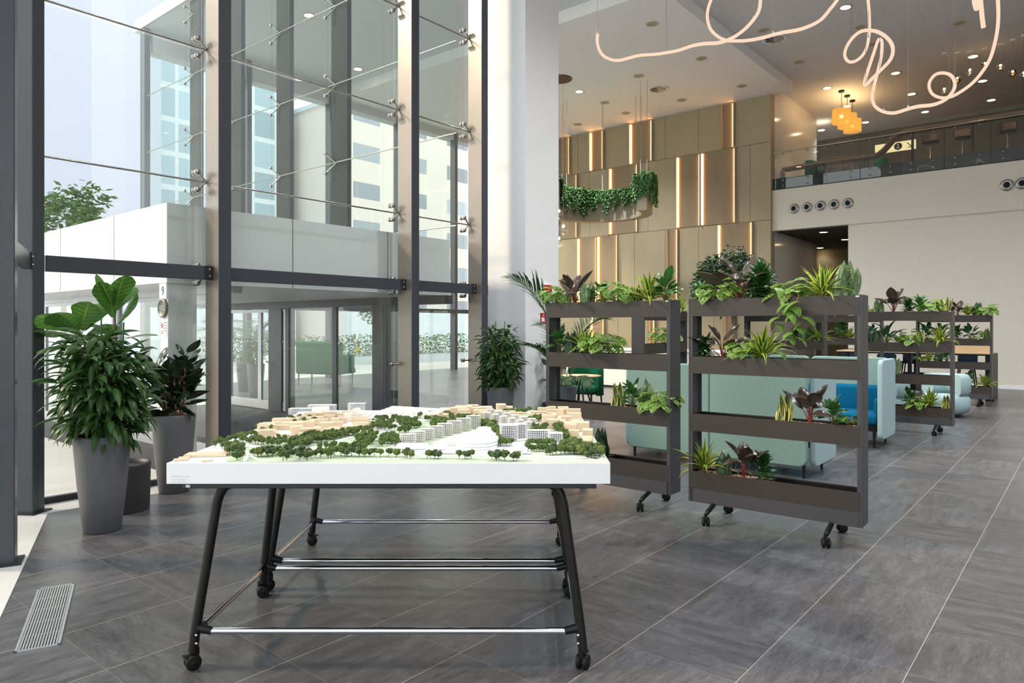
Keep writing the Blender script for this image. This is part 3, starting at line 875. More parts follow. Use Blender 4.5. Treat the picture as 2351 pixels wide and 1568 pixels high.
x, y = mp(1244, 1033); MB().box((0, 0, .006), (.12, .03, .012), 0, .001).build('white_block', M['white'], mod, (x, y, z0 + .001))
# lettering on the front
for i, (s_, sz) in enumerate((('a ONEOFF model', .0092), ('precision made in Milano', .0056), ('www.oneoff.it', .0092))):
    cu = bpy.data.curves.new('lettering', 'FONT'); cu.body = s_; cu.size = sz * 1.25; cu.extrude = .0002
    cu.materials.append(M['text'])
    if i == 2: cu.space_character = 1.12
    o = text_mesh(cu, M['text'], mod, (-MW / 2 + .023, -MD / 2 - .0004, .0315 - .0125 * i)); o.rotation_euler = (pi / 2, 0, 0)
# ---- little trees
TM = [leaf_mat(f'model_tree_{k}', [(0, c), (1, c)], .8, 0, var=.5) for k, c in enumerate(((72, 92, 38), (86, 100, 42), (54, 74, 36), (64, 86, 46)))]
tree_me = []
for k in range(8):
    r_ = random.Random(k)
    m = MB(); m.tube([(0, 0, 0), (0, 0, .022)], .0016, 5)
    for q in range(5):
        a = r_.uniform(0, 6.28); rr = r_.uniform(.0, .012)
        m.blob((rr * cos(a), rr * sin(a), r_.uniform(.022, .036)), r_.uniform(.010, .014), 2, .75, 3.2, k * 9 + q, (1, 1, .85), False)
    o = m.build('crown_src', TM[k % 4]); tree_me.append(o.data); bpy.data.objects.remove(o)
trees = []
c4 = [(440,505),(490,475),(520,520),(545,515),(585,545),(560,480),(600,590),(575,575),(640,590),(660,505),(665,560),(690,515),(735,540),(720,585),(680,650),(710,645),(735,630),
      (645,440),(600,445),(700,430),(712,440),(738,455),(745,400),(780,405),(775,460),(815,475),(837,400),(838,460),(877,395),(875,440),(875,470),(930,440),(905,480),(940,475),(962,485),(1020,455),(1015,490),(1050,490),(1080,470),(1110,500),(1140,470),(1140,505),(1125,425),(1200,480),(1195,440),(1240,490),(1290,470),(1290,510),(1280,445),
      (860,605),(905,612),(940,600),(990,590),(1010,605),(1060,580),(1060,605),(1130,585),(1170,590),(1200,565),(1255,565),(1175,655),(1215,650),(1262,620),(1320,600),(1350,640),(1375,585),(1400,630),(1430,655),(1455,590),(1475,625),(1525,610),(1580,615),(1660,625),(1690,625),(1675,595),(1730,600),(1800,605),(1840,600),(1860,610),(1915,600),(2000,605),(2055,610),(2110,605),(2160,605),(2225,615),(2318,605),(2000,550),(2045,555),(1945,535),(1855,540),(1800,545),(1900,540),(1575,535),(1640,520),(1690,540),(1720,530),(960,365),(900,315),(1035,345),(1055,295)]
c5 = [(57,570),(130,580),(220,580),(240,585),(280,590),(450,595),(480,590),(525,590),(560,595),(775,590),(830,595),(850,600),(893,590),(1105,595),(1140,600),(1155,615),(1180,600),(1238,615),(1325,620),(1360,610),(1665,560),(1695,555),(1720,555),(1760,545),(1803,555),(1850,545),(1885,550),(1910,550),(1945,545),(2000,550),(2025,565),(2080,590),(2120,580),(2150,580),(2195,575),(2215,555),(2090,555),(2060,545),(2130,535),(2180,510),(2160,515)]
c5 += [(1475 + 30 * k, 518) for k in range(10)] + [(1490 + 27 * k, 465) for k in range(10)] + [(1195 + 22 * k, 462 - 4 * (k % 2)) for k in range(6)]
TP = [(400 + a / 4.702, 920 + b / 4.702) for a, b in c4] + [(880 + a / 4.4358, 920 + b / 4.4358) for a, b in c5]
def belt(poly, n):
    P = [mp(*p) for p in poly]
    x0_, x1_ = min(p[0] for p in P), max(p[0] for p in P); y0_, y1_ = min(p[1] for p in P), max(p[1] for p in P)
    put = []; k = 0
    while len(put) < n and k < 6000:
        k += 1; p = (rng.uniform(x0_, x1_), rng.uniform(y0_, y1_))
        if inpoly(p, P) and all((p[0] - q[0]) ** 2 + (p[1] - q[1]) ** 2 > .0004 for q in put): put.append(p)
    return put
XY = [mp(*p) for p in TP]
for poly, n in (([(660, 1022), (700, 1006), (760, 1002), (850, 988), (872, 975), (878, 985), (820, 1000), (740, 1018), (690, 1030)], 90),
                ([(850, 975), (880, 962), (955, 968), (975, 978), (930, 1000), (870, 985)], 60),
                ([(810, 1018), (835, 1000), (870, 1003), (855, 1022), (830, 1030)], 26), ([(875, 1026), (880, 1000), (915, 1010), (925, 1024), (895, 1030)], 24),
                ([(955, 962), (1015, 955), (1100, 962), (1130, 975), (1100, 982), (1010, 975)], 46), ([(990, 985), (1010, 972), (1060, 978), (1000, 992)], 20),
                ([(1090, 978), (1130, 975), (1155, 998), (1140, 1004), (1110, 985)], 34), ([(1145, 1000), (1152, 1000), (1152, 1022), (1143, 1022)], 12),
                ([(1100, 966), (1150, 950), (1215, 944), (1235, 945), (1160, 962)], 26), ([(1268, 978), (1290, 985), (1315, 1010), (1300, 1016), (1280, 995)], 26),
                ([(1285, 1030), (1320, 1015), (1345, 1030), (1375, 1040), (1385, 1052), (1350, 1050), (1300, 1040)], 34), ([(1220, 985), (1255, 985), (1250, 996), (1222, 1000)], 14),
                ([(1215, 968), (1245, 962), (1240, 972)], 8), ([(640, 975), (700, 962), (760, 968), (800, 975)], 8)):
    XY += belt(poly, n)
XY = [clampm(p, .012) for p in XY]
XY.sort(key=lambda p: p[1])
rest = MB()
for i, (x, y) in enumerate(XY):
    me = tree_me[rng.randrange(8)]; a = rng.uniform(0, 6.28); s_ = rng.uniform(.85, 1.2)
    if i < 100:
        o = link('tree', me, mod, (x, y, z0 + .001), a); o.scale = (s_, s_, s_)
    else:
        R = Matrix.Translation((x, y, z0 + .001)) @ Matrix.Rotation(a, 4, 'Z') @ Matrix.Scale(s_ * .92, 4)
        rest.M = R; rest.add([v.co for v in me.vertices], [list(p.vertices) for p in me.polygons])
rest.M = None
o = rest.build('tree_mass', TM[0], mod); tag(o, None, None, None, 'stuff')

# ================================================================== planter racks
RL, RD = 1.385, .205
def make_rack(label, fills):
    t = thing('planter_rack', label, 'planter rack', (0, 0, 0), 0, 'wheeled planter racks')
    for sx in (-1, 1):
        p = MB()
        x = sx * (RL / 2 - .01)
        p.slab(x - .0075, x + .0075, -RD / 2, RD / 2, .145, 1.887, .003)
        p.slab(x - sx * .0075, x - sx * .03, -RD / 2 + .004, -RD / 2 + .012, .145, 1.887).slab(x - sx * .0075, x - sx * .03, RD / 2 - .012, RD / 2 - .004, .145, 1.887)
        p.build('side_panel', M['rack'], t)
    MB().slab(-RL / 2 + .02, RL / 2 - .02, -RD / 2 + .004, -RD / 2 + .02, .145, .262).slab(-RL / 2 + .02, RL / 2 - .02, RD / 2 - .02, RD / 2 - .004, .145, .262).slab(-RL / 2 + .02, RL / 2 - .02, -RD / 2 + .02, RD / 2 - .02, .145, .16).build('base_panel', M['rack'], t)
    for k, (za, zb) in enumerate(SH):
        a, b = -RL / 2 + .018, RL / 2 - .018
        y0_, y1_ = -RD / 2 + .002, RD / 2 - .002
        m = MB().slab(a, b, y0_, y0_ + .004, za, zb).slab(a, b, y1_ - .004, y1_, za, zb).slab(a, b, y0_ + .004, y1_ - .004, za, za + .005).slab(a, a + .004, y0_ + .004, y1_ - .004, za, zb).slab(b - .004, b, y0_ + .004, y1_ - .004, za, zb)
        tr = m.build('trough', M['trough'], t)
        for q in (0, 1):                                     # two black liners
            la, lb = (a + .008, -.006) if q == 0 else (.006, b - .008)
            ly0, ly1 = y0_ + .010, y1_ - .010
            w = .004
            li = MB().slab(la, lb, ly0, ly0 + w, za + .008, zb - .006).slab(la, lb, ly1 - w, ly1, za + .008, zb - .006).slab(la, la + w, ly0 + w, ly1 - w, za + .008, zb - .006).slab(lb - w, lb, ly0 + w, ly1 - w, za + .008, zb - .006).slab(la + w, lb - w, ly0 + w, ly1 - w, za + .008, za + .014)
            li.build('liner', M['black'], tr)
            if fills[k][q]:
                P = []
                n, mm = 36, 8
                for i in range(n + 1):
                    row = []
                    for jx in range(mm + 1):
                        x = la + w + (lb - la - 2 * w) * i / n; y = ly0 + w + (ly1 - ly0 - 2 * w) * jx / mm
                        row.append((x, y, zb - .018 + .007 * noise.noise(Vector((x * 40, y * 40, k)))))
                    P.append(row)
                o = MB().sheet(P).build('clay_granules', M['pebble'], tr); tag(o, None, None, None, 'stuff')
    MB().slab(RL / 2 - .05, RL / 2 - .024, -RD / 2 - .0005, -RD / 2 + .002, 1.868, 1.880).build('badge', M['alu'], t)['label'] = 'small white maker badge'
    for x in (-.47, .47):
        lg = MB().tube([(x, -.235, .088), (x, -.215, .105), (x, -.05, .15), (x, .05, .15), (x, .215, .105), (x, .235, .088)], [.012, .02, .02, .02, .02, .012], 12).build('caster_leg', M['black'], t)
        for y, an in ((-.235, .5), (.235, 2.4)):
            m = MB(); caster_mesh(m, x, y - .018 * cos(an), an, .036)
            m.build('caster', M['rubber'], lg)
    return t
SH = [(1.736, 1.882), (1.246, 1.392), (.752, .901), (.261, .408)]
class Rack:
    def __init__(s, key, label, c, d, fills):
        """c: camera-frame (X, Z) of the corner at the badge end on the near face, d: camera-frame direction towards the badge"""
        L = sqrt(d[0] ** 2 + d[1] ** 2); d = (d[0] / L, d[1] / L)
        n = (-d[1], d[0])
        ctr = (c[0] - d[0] * RL / 2 + n[0] * RD / 2, c[1] - d[1] * RL / 2 + n[1] * RD / 2)
        w0, w1 = W(0, 0), W(*d)
        s.an = atan2(w1.y - w0.y, w1.x - w0.x); s.pos = W(*ctr); s.ctr, s.d, s.n = ctr, d, n
        s.key = key
        s.o = make_rack(label, fills); s.o.location = s.pos; s.o.rotation_euler = (0, 0, s.an)
    def lx(s, px):
        """position along the rack seen at picture column px"""
        k = (px - CX) / F
        return (k * s.ctr[1] - s.ctr[0]) / (s.d[0] - k * s.d[1])
    def pt(s, x, y, z):
        p = W(s.ctr[0] + s.d[0] * x + s.n[0] * y, s.ctr[1] + s.d[1] * x + s.n[1] * y); p.z = z
        return p
RK = {
 'P2': Rack('P2', 'tall bronze planter rack closest to the camera, trailing vine hanging from its top', (2.509, 5.2), (.797, -.603), [(1, 1), (1, 0), (0, 1), (1, 0)]),
 'P1': Rack('P1', 'tall bronze planter rack standing between the city model and the green chair', (1.290, 6.213), (.783, -.622), [(1, 1), (1, 0), (0, 1), (1, 0)]),
 'E': Rack('E', 'planter rack turned crosswise behind the aqua booth, end panel facing out', (2.568, 11.07), (.6312, .7756), [(1, 1), (1, 1), (0, 0), (0, 0)]),
 'F': Rack('F', 'planter rack behind the aqua booth in front of the white side wall', (5.02, 11.75), (.776, -.631), [(1, 1), (0, 1), (0, 1), (0, 0)]),
 'C': Rack('C', 'dark planter rack beside the aqua tub chair, behind the booth', (6.42, 10.5), (.776, -.631), [(1, 1), (1, 1), (1, 0), (0, 1)]),
 'H': Rack('H', 'planter rack next to the long oak-topped high table, partly behind the tub-chair rack', (7.54, 14.8), (.776, -.631), [(1, 1), (1, 1), (0, 0), (0, 0)]),
 'D': Rack('D', 'black planter rack at the far end of the row beside the beige wall', (9.545, 14.3), (.776, -.631), [(1, 1), (1, 1), (1, 0), (0, 1)]),
}

# ================================================================== booth, chairs, tables
def rpanel(m, x0, x1, z0_, z1_, y, th, r=.09):
    """upholstered slab in the x-z plane with round corners"""
    pts = []
    for cx, cz, a in ((x1 - r, z1_ - r, 0), (x0 + r, z1_ - r, pi / 2), (x0 + r, z0_ + r, pi), (x1 - r, z0_ + r, 1.5 * pi)):
        for k in range(7): pts.append((cx + r * cos(a + k / 6 * pi / 2), cz + r * sin(a + k / 6 * pi / 2)))
    n = len(pts); e = .012
    def ring(s, yy):
        cx, cz = (x0 + x1) / 2, (z0_ + z1_) / 2
        return [(cx + (p[0] - cx) * (1 - s / (x1 - x0) * 2), yy, cz + (p[1] - cz) * (1 - s / (z1_ - z0_) * 2)) for p in pts]
    R = [ring(e, y - th / 2), ring(.003, y - th / 2 + .006), ring(0, y - th / 2 + e), ring(0, y + th / 2 - e), ring(.003, y + th / 2 - .006), ring(e, y + th / 2)]
    vs = [p for q in R for p in q]
    fs = [[i * n + k, i * n + (k + 1) % n, (i + 1) * n + (k + 1) % n, (i + 1) * n + k] for i in range(5) for k in range(n)]
    m.add(vs, [f[::-1] for f in fs], None, True)
    m.add(R[0], [list(range(n))]); m.add(R[-1], [list(range(n))[::-1]])
    return m
def booth_sofa(label, loc, rz):
    """local frame: back panel along x at y=0, seat towards +y"""
    t = thing('high_back_sofa', label, 'sofa', loc, rz, 'facing high-back booth sofas')
    L, dp, h, b = 2.22, .78, 1.2, .13
    rpanel(MB(), -L / 2, -.003, b, h, 0, .07).build('back_panel', M['aqua'], t)
    rpanel(MB(), .003, L / 2, b, h, 0, .07).build('back_panel', M['aqua'], t)
    for sx in (-1, 1):
        m = MB(); m.M = Matrix.Translation((sx * (L / 2 + .035), .045, 0)) @ Matrix.Rotation(pi / 2, 4, 'Z')
        rpanel(m, 0, dp, b, h, 0, .065, .08); m.M = None
        m.build('wing_panel', M['palea'], t)
    for k in (-1, 1):
        c = k * L / 4
        MB().cushion((c, .40, .385), (L / 2 - .02, .68, .15), .05, 4).build('seat', M['blue'], t)
        m = MB().cushion((c, .13, .60), (L / 2 - .03, .16, .42), .06, 4); m.build('back_cushion', M['blue'], t)
    for sx in (-1, 1):
        P = []
        x = sx * (L / 2 - .04)
        m = MB().cushion((x, .36, .52), (.09, .62, .30), .044, 4); m.build('armrest', M['blue'], t)
    for x in (-L / 2 + .06, -.25, .25, L / 2 - .06):
        for y in (.06, .70): MB().tube([(x, y, 0), (x, y, .31)], [.014, .024], 10).build('leg', M['black'], t)
    return t
booth_sofa('aqua high-back sofa turned away, its tall felt back just behind the closest planter rack', Vector((7.745, 3.5, 0)), -pi / 2)
booth_sofa('aqua high-back sofa with petrol blue seat facing out of the booth', Vector((11.02, 3.36, 0)), pi / 2)
t = thing('booth_table', 'pale oak table between the two aqua booth sofas', 'table', (9.25, 3.45, 0))
MB().box((0, 0, .73), (.62, 1.5, .028), 0, .006).build('tabletop', M['oak'], t)
MB().box((0, .3, .36), (.06, .06, .70)).box((0, -.3, .36), (.06, .06, .70)).build('pedestal', M['black'], t)
MB().box((0, 0, .012), (.45, .9, .02), 0, .004).build('foot_plate', M['black'], t)

def easy_chair(label, loc, rz, mat, back_h=.92, legmat='black', wide=.72):
    """armless-looking chair with a wrap-round back; seat opens towards -y"""
    t = thing('easy_chair', label, 'chair', loc, rz, 'green lobby chairs')
    n = 20; vs = []
    P = []
    for i in range(n + 1):
        a = radians(-25) + radians(230) * i / n
        hh = back_h - .10 * (abs(i / n - .5) * 2) ** 2
        ro, ri = wide / 2, wide / 2 - .075
        c, s_ = cos(a), sin(a)
        P.append([(ri * c, ri * s_ * .9, .30), (ri * c, ri * s_ * .9, hh - .03), ((ri + .035) * c, (ri + .035) * s_ * .9, hh), (ro * c, ro * s_ * .9, hh - .03), (ro * c, ro * s_ * .9, .28), (ri * c, ri * s_ * .9, .28)])
    m = MB().sheet(P)
    for e in (0, n): m.add(P[e], [[0, 1, 2, 3, 4, 5]])
    m.build('backrest', M[mat], t)
    MB().cushion((0, -.06, .40), (wide - .15, .60, .13), .05, 4).build('seat', M[mat], t)
    MB().box((0, -.02, .325), (wide - .2, .5, .03)).build('seat_frame', M['black'], t)
    for x in (-wide / 2 + .11, wide / 2 - .11):
        for y in (-.30, .22): MB().tube([(x, y, 0), (x * .96, y * .95, .32)], [.012, .022], 8).build('leg', M[legmat], t)
    return t
gc = easy_chair('bottle green chair at the little round table, seen through the planter rack', at(1345, 900, 14.0).xy.to_3d(), YAW - .5, 'green')
t = thing('round_table', 'little round oak table in front of the green chair', 'table', W((1333 - CX) / F * 13.0, 13.0))
MB().lathe([(.0, .715), (.36, .718), (.38, .73), (.38, .738), (0, .74)], 40).build('tabletop', M['oak'], t)
MB().lathe([(.09, .70), (.1, .715), (0, .716)], 20).build('hub', M['black'], t)
for k in range(4):
    a = k * pi / 2 + .9
    MB().tube([(.26 * cos(a), .26 * sin(a), 0), (.05 * cos(a), .05 * sin(a), .70)], [.013, .02], 8).build('leg', M['black'], t)
t = thing('reception_counter', 'low beige counter standing before the lit wall', 'counter', (16.1, 9.0, 0))
MB().slab(0, .7, -2.2, 2.6, .06, 1.0).build('body', M['cream'], t); MB().slab(-.03, .75, -2.25, 2.65, 1.0, 1.05, .005).build('worktop', M['white'], t); MB().slab(.04, .66, -2.15, 2.55, 0, .06).build('plinth', M['gap'], t)
def tub(label, loc, rz, back=True):
    t = thing('tub_chair', label, 'armchair', loc, rz, 'aqua tub chairs')
    MB().lathe([(0, .06), (.30, .06), (.37, .10), (.395, .20), (.39, .34), (.34, .40), (0, .405)], 36).build('seat', M['palea'], t)
    MB().lathe([(.26, 0), (.26, .07)], 30).build('plinth', M['darksteel'], t)
    if back:
        P = []; n = 24
        for i in range(n + 1):
            a = radians(-20) + radians(220) * i / n
            r0, r1, z0_, z1_ = .20, .40, .39, .77
            row = []
            for k in range(12):
                q = 2 * pi * k / 11
                rr = (r0 + r1) / 2 + (r1 - r0) / 2 * max(-1, min(1, 1.25 * cos(q))); zz = (z0_ + z1_) / 2 + (z1_ - z0_) / 2 * max(-1, min(1, 1.2 * sin(q)))
                row.append((rr * cos(a), rr * sin(a), zz))
            P.append(row)
        m = MB().sheet(P)
        for e in (0, n): m.add(P[e], [list(range(11))])
        m.build('backrest', M['palea'], t)
    return t
tub('aqua tub chair with a rolled round back beside the dark planter rack', W(7.75, 12.9), atan2(-CA * .75 + SA * .35, SA * .75 + CA * .35) - pi / 2)
tub('aqua tub chair half hidden between booth and dark planter rack', W(6.45, 12.55), YAW - 1.2)
t = thing('coffee_table', 'round dark-topped coffee table behind the dark planter rack', 'table', W(7.15, 13.35))
MB().lathe([(0, .40), (.33, .40), (.34, .41), (.33, .42), (0, .42)], 36).build('tabletop', simple('grey_laminate', (92, 88, 84), .5), t)
for k in range(3):
    a = k * 2.094
    MB().tube([(.28 * cos(a), .28 * sin(a), 0), (.28 * cos(a), .28 * sin(a), .40)], .009, 8).build('leg', M['black'], t)
# long high table with its screen and stools
hx0, hz0 = 9.2, 16.6
t = thing('high_table', 'long oak-topped high table with black frame behind the racks', 'table', W(hx0, hz0), -pi / 2)
MB().box((0, 0, 1.045), (3.2, .9, .03), 0, .004).build('tabletop', M['oak'], t)
MB().box((0, 0, 1.015), (3.1, .84, .03)).build('top_frame', M['black'], t)
for x in (-1.52, 0, 1.52):
    for y in (-.36, .36): MB().box((x, y, .5), (.08, .08, 1.0)).build('leg', M['black'], t)
MB().box((.55, .05, 1.13), (2.0, .03, .15), 0, .003).build('screen', M['oak'], t)
MB().box((1.62, 0, .52), (.03, .95, 1.04)).build('end_panel', M['black'], t)
MB().box((.2, .2, .3), (.9, .04, .5)).build('modesty_panel', M['black'], t)
def bar_stool(label, loc, rz):
    t = thing('bar_stool', label, 'stool', loc, rz, 'stools at the high table')
    MB().cushion((0, 0, .775), (.42, .40, .05), .02, 3).build('seat', M['navy'], t)
    P = [[(-.20 + .40 * j / 8, .17 + .05 * (1 - (j / 4 - 1) ** 2) + .02 * i / 5, .79 + .26 * i / 5 - .05 * (j / 4 - 1) ** 2 * (i / 5)) for j in range(9)] for i in range(6)]
    P2 = [[(p[0], p[1] + .018, p[2]) for p in r_] for r_ in P]
    MB().sheet(P).sheet([r_[::-1] for r_ in P2]).build('backrest', M['navy'], t)
    for x in (-1, 1):
        for y in (-1, 1): MB().tube([(x * .22, y * .21, 0), (x * .13, y * .13, .76)], [.012, .016], 8).build('leg', M['black'], t)
    MB().tube([(-.19, -.18, .26), (.19, -.18, .26), (.19, .18, .26), (-.19, .18, .26), (-.19, -.18, .26)], .008, 6).build('foot_rail', M['black'], t)
    return t
HT = t
for k, (px, Z, rot, lab) in enumerate(((2090, 17.0, 0, 'navy bar stool on the wall side of the high table, middle place'), (2219, 16.3, 0, 'navy bar stool on the wall side of the high table, near its end panel'),
                            (2040, 16.2, pi, 'black-backed navy bar stool on the near side of the high table'), (1948, 18.6, 0, 'navy bar stool at the corridor end of the high table'))):
    Z2 = Z
    bar_stool(lab, W((px - CX) / F * Z2, Z2), -pi / 2 + rot)
# floor grille by the window
gp = [on_z(px, py) for px, py in ((87.3, 1352.8), (171.3, 1340.8), (138.4, 1480.8), (31.4, 1500.9))]
gc_ = sum(gp, Vector()) / 4
gl = ((gp[3] - gp[0]) + (gp[2] - gp[1])) / 2; gw = ((gp[1] - gp[0]) + (gp[2] - gp[3])) / 2
LG, WG = gl.length, gw.length
t = thing('floor_grille', 'slotted aluminium floor grille set in the tiles by the window', 'floor vent', (gc_.x, gc_.y, 0), atan2(gl.y, gl.x))
MB().slab(-LG / 2, LG / 2, -WG / 2, -WG / 2 + .012, 0, .006).slab(-LG / 2, LG / 2, WG / 2 - .012, WG / 2, 0, .006).slab(-LG / 2, -LG / 2 + .012, -WG / 2, WG / 2, 0, .006).slab(LG / 2 - .012, LG / 2, -WG / 2, WG / 2, 0, .006).build('frame', M['alu'], t)
m = MB(); ns = 13
for k in range(ns):
    y = -WG / 2 + .012 + (WG - .024) * (k + .5) / ns
    m.slab(-LG / 2 + .012, LG / 2 - .012, y - .004, y + .004, .0005, .005)
for k in range(1, 5): m.slab(-LG / 2 + LG * k / 5 - .002, -LG / 2 + LG * k / 5 + .002, -WG / 2 + .012, WG / 2 - .012, .0005, .0035)
m.build('slats', M['alu'], t)
MB().slab(-LG / 2, LG / 2, -WG / 2, WG / 2, .0001, .0004).build('duct', M['rubber'], t)
# ================================================================== plants
LM = {
 'snake': leaf_mat('snake_plant_leaf', [(0, (66, 96, 62)), (.75, (74, 104, 66)), (1, (92, 118, 74))], .4, .12, cross=((150, 170, 120), .75)),
 'ysnake': leaf_mat('yellow_edged_snake_leaf', [(0, (58, 84, 52)), (.66, (72, 98, 58)), (.72, (214, 200, 96)), (1, (224, 212, 116))], .4, .12, cross=((120, 142, 92), .6)),
 'dsnake': leaf_mat('dark_snake_leaf', [(0, (38, 62, 44)), (1, (52, 78, 50))], .4, .1, cross=((84, 110, 80), .6)),
 'lemon': leaf_mat('lemon_striped_leaf', [(0, (58, 96, 52)), (.38, (66, 106, 54)), (.46, (196, 206, 72)), (.8, (206, 214, 86)), (.88, (120, 156, 60)), (1, (104, 140, 54))], .35, .3),
 'compacta': leaf_mat('dark_rosette_leaf', [(0, (56, 104, 40)), (1, (34, 76, 32))], .32, .22),
 'adan': leaf_mat('holed_vine_leaf', [(0, (112, 152, 66)), (1, (132, 168, 78))], .35, .35, vein=.4, veinc=(170, 192, 110), holes=True),
 'dphil': leaf_mat('dark_red_leaf', [(0, (110, 74, 64)), (.08, (72, 62, 54)), (1, (66, 62, 54))], .26, .12, vein=.25, veinc=(104, 74, 66), spec=.6),
 'pep': leaf_mat('oval_green_leaf', [(0, (88, 134, 62)), (.1, (58, 108, 50)), (.8, (50, 98, 48)), (1, (88, 130, 72))], .3, .25, vein=.25, veinc=(104, 144, 84)),
 'heart': leaf_mat('heart_leaf', [(0, (140, 172, 84)), (.12, (112, 152, 66)), (1, (124, 164, 72))], .35, .35, vein=.2, veinc=(160, 186, 104)),
 'lily': leaf_mat('long_green_leaf', [(0, (76, 118, 70)), (.1, (48, 88, 54)), (1, (44, 84, 50))], .35, .25, vein=.3, veinc=(86, 122, 84)),
 'alii': leaf_mat('drooping_fig_leaf', [(0, (104, 132, 62)), (.1, (58, 94, 42)), (1, (46, 82, 38))], .36, .32, var=.5, spec=.35),
 'fiddle': leaf_mat('fiddle_fig_leaf', [(0, (150, 168, 84)), (.06, (74, 122, 46)), (1, (64, 112, 44))], .28, .4, vein=.55, veinc=(142, 166, 86)),
 'rubberp': leaf_mat('rubber_fig_leaf', [(0, (92, 110, 62)), (.06, (38, 58, 36)), (1, (32, 50, 34))], .22, .12, spec=.6),
 'palm': leaf_mat('palm_leaflet', [(0, (58, 94, 52)), (1, (44, 78, 42))], .4, .2),
 'ficus': leaf_mat('small_fig_leaf', [(0, (38, 70, 34)), (1, (26, 54, 28))], .35, .10, var=.5),
 'ivy': leaf_mat('trailing_ivy_leaf', [(0, (130, 166, 104)), (.2, (92, 138, 82)), (1, (108, 152, 92))], .45, .25, var=.5),
 'divy': leaf_mat('dark_trailing_leaf', [(0, (78, 118, 58)), (1, (56, 96, 44))], .45, .25, var=.5),
}
pf_strap = lambda t: (.55 + .45 * sin(pi * min(1, t * 1.3))) * (1 - t ** 3) ** 1.0 if t < .999 else 0
pf_sword = lambda t: (.62 + .38 * sin(pi * min(1, t * 1.15))) * (1 if t < .72 else max(0, 1 - ((t - .72) / .28) ** 1.6))
pf_oval = lambda t: max(0, sin(pi * t ** .85)) ** .75
pf_lance = lambda t: max(0, sin(pi * t ** .7)) ** .95
pf_heart = lambda t: max(0, (1 - t) ** .62 * min(1, .62 + t * 2.6)) if t < 1 else 0
pf_fid = lambda t: max(0, (.16 + .95 * min(t, .62) ** .9 / .65 * .84) * (1 if t < .62 else sqrt(max(0, 1 - ((t - .62) / .38) ** 2.2))) * (1 + .05 * sin(t * 19)))
pf_dia = lambda t: max(0, min(t * 2.5, (1 - t) * 1.6, 1))

def p_snake(r, mat, n=9, h=.26, wd=.052):
    m = MB()
    for k in range(n):
        a = r.uniform(0, 6.28); q = r.uniform(.0, .04)
        m.leaf((q * cos(a) * 1.6, q * sin(a), 0), r.uniform(0, 6.28), radians(r.uniform(74, 90)), h * r.uniform(.55, 1.1), wd * r.uniform(.8, 1.15), pf_sword, r.uniform(-.12, .12), .22, 8, 5, r.uniform(-1.5, 1.5))
    return [('foliage', m, mat)]
def p_lemon(r, mat='lemon', n=30, L=.27, wd=.042):
    m = MB()
    for k in range(n):
        f = k / n
        a = k * 2.4 + r.uniform(-.3, .3); el = radians(86 - 62 * f + r.uniform(-8, 8))
        m.leaf((.012 * cos(a), .012 * sin(a), .02 + .05 * (1 - f)), a, el, L * r.uniform(.75, 1.15) * (.75 + .35 * f), wd * r.uniform(.85, 1.1), pf_strap, radians(r.uniform(55, 110)) * (.35 + .75 * f), .2, 8, 5, r.uniform(-.2, .2))
    return [('foliage', m, mat)]
def p_compacta(r, mat='compacta', n=70, L=.115, wd=.034, hh=.17):
    m = MB()
    for s_ in range(3):
        ox, oy = (r.uniform(-.05, .05), r.uniform(-.03, .03)) if s_ else (0, 0)
        H = hh * r.uniform(.7, 1.1)
        for k in range(n // 3):
            f = k / (n / 3)
            a = k * 2.4 + s_; el = radians(12 + 62 * f + r.uniform(-10, 10))
            m.leaf((ox, oy, .02 + H * f), a, el, L * r.uniform(.8, 1.15), wd, pf_lance, radians(r.uniform(30, 70)), .22, 5, 3, 0)
    return [('foliage', m, mat)]
def p_adan(r, mat='adan', n=28, L=.135, wd=.105, sp=.13, hh=.17):
    m, st = MB(), MB()
    for k in range(n):
        a = r.uniform(0, 6.28); q = sp * sqrt(r.uniform(.02, 1)); z = hh * (1 - (q / sp) ** 2 * .55) * r.uniform(.55, 1.1)
        p = (q * cos(a), q * sin(a) * .75, z)
        st.tube([(p[0] * .2, p[1] * .2, 0), (p[0] * .6, p[1] * .6, z * .75), p], .0016, 4, False)
        m.leaf(p, a + r.uniform(-.7, .7), radians(r.uniform(-20, 35)), L * r.uniform(.7, 1.15), wd * r.uniform(.75, 1.1), pf_oval, radians(r.uniform(50, 110)), .12, 7, 7, r.uniform(-.5, .5))
    return [('foliage', m, mat), ('stem', st, 'twig')]
def p_dphil(r, mat='dphil', n=8, L=.21, wd=.118, up=.11):
    m, st = MB(), MB()
    for k in range(n):
        a = k * 2.2 + r.uniform(-.4, .4); f = k / n
        el = radians(84 - 46 * f + r.uniform(-8, 8)); pl = up * r.uniform(.7, 1.25)
        p = (pl * cos(el) * cos(a), pl * cos(el) * sin(a), .03 + pl * sin(el))
        st.tube([(0, 0, 0), p], [.005, .0035], 6)
        m.leaf(p, a, el - radians(r.uniform(0, 30)), L * r.uniform(.75, 1.1), wd * r.uniform(.85, 1.1), pf_oval, radians(r.uniform(30, 95)), .28, 8, 5, r.uniform(-.5, .5))
    st.tube([(0, 0, 0), (.004, 0, .12)], [.008, .004], 6)
    return [('foliage', m, mat), ('stem', st, 'redstem')]
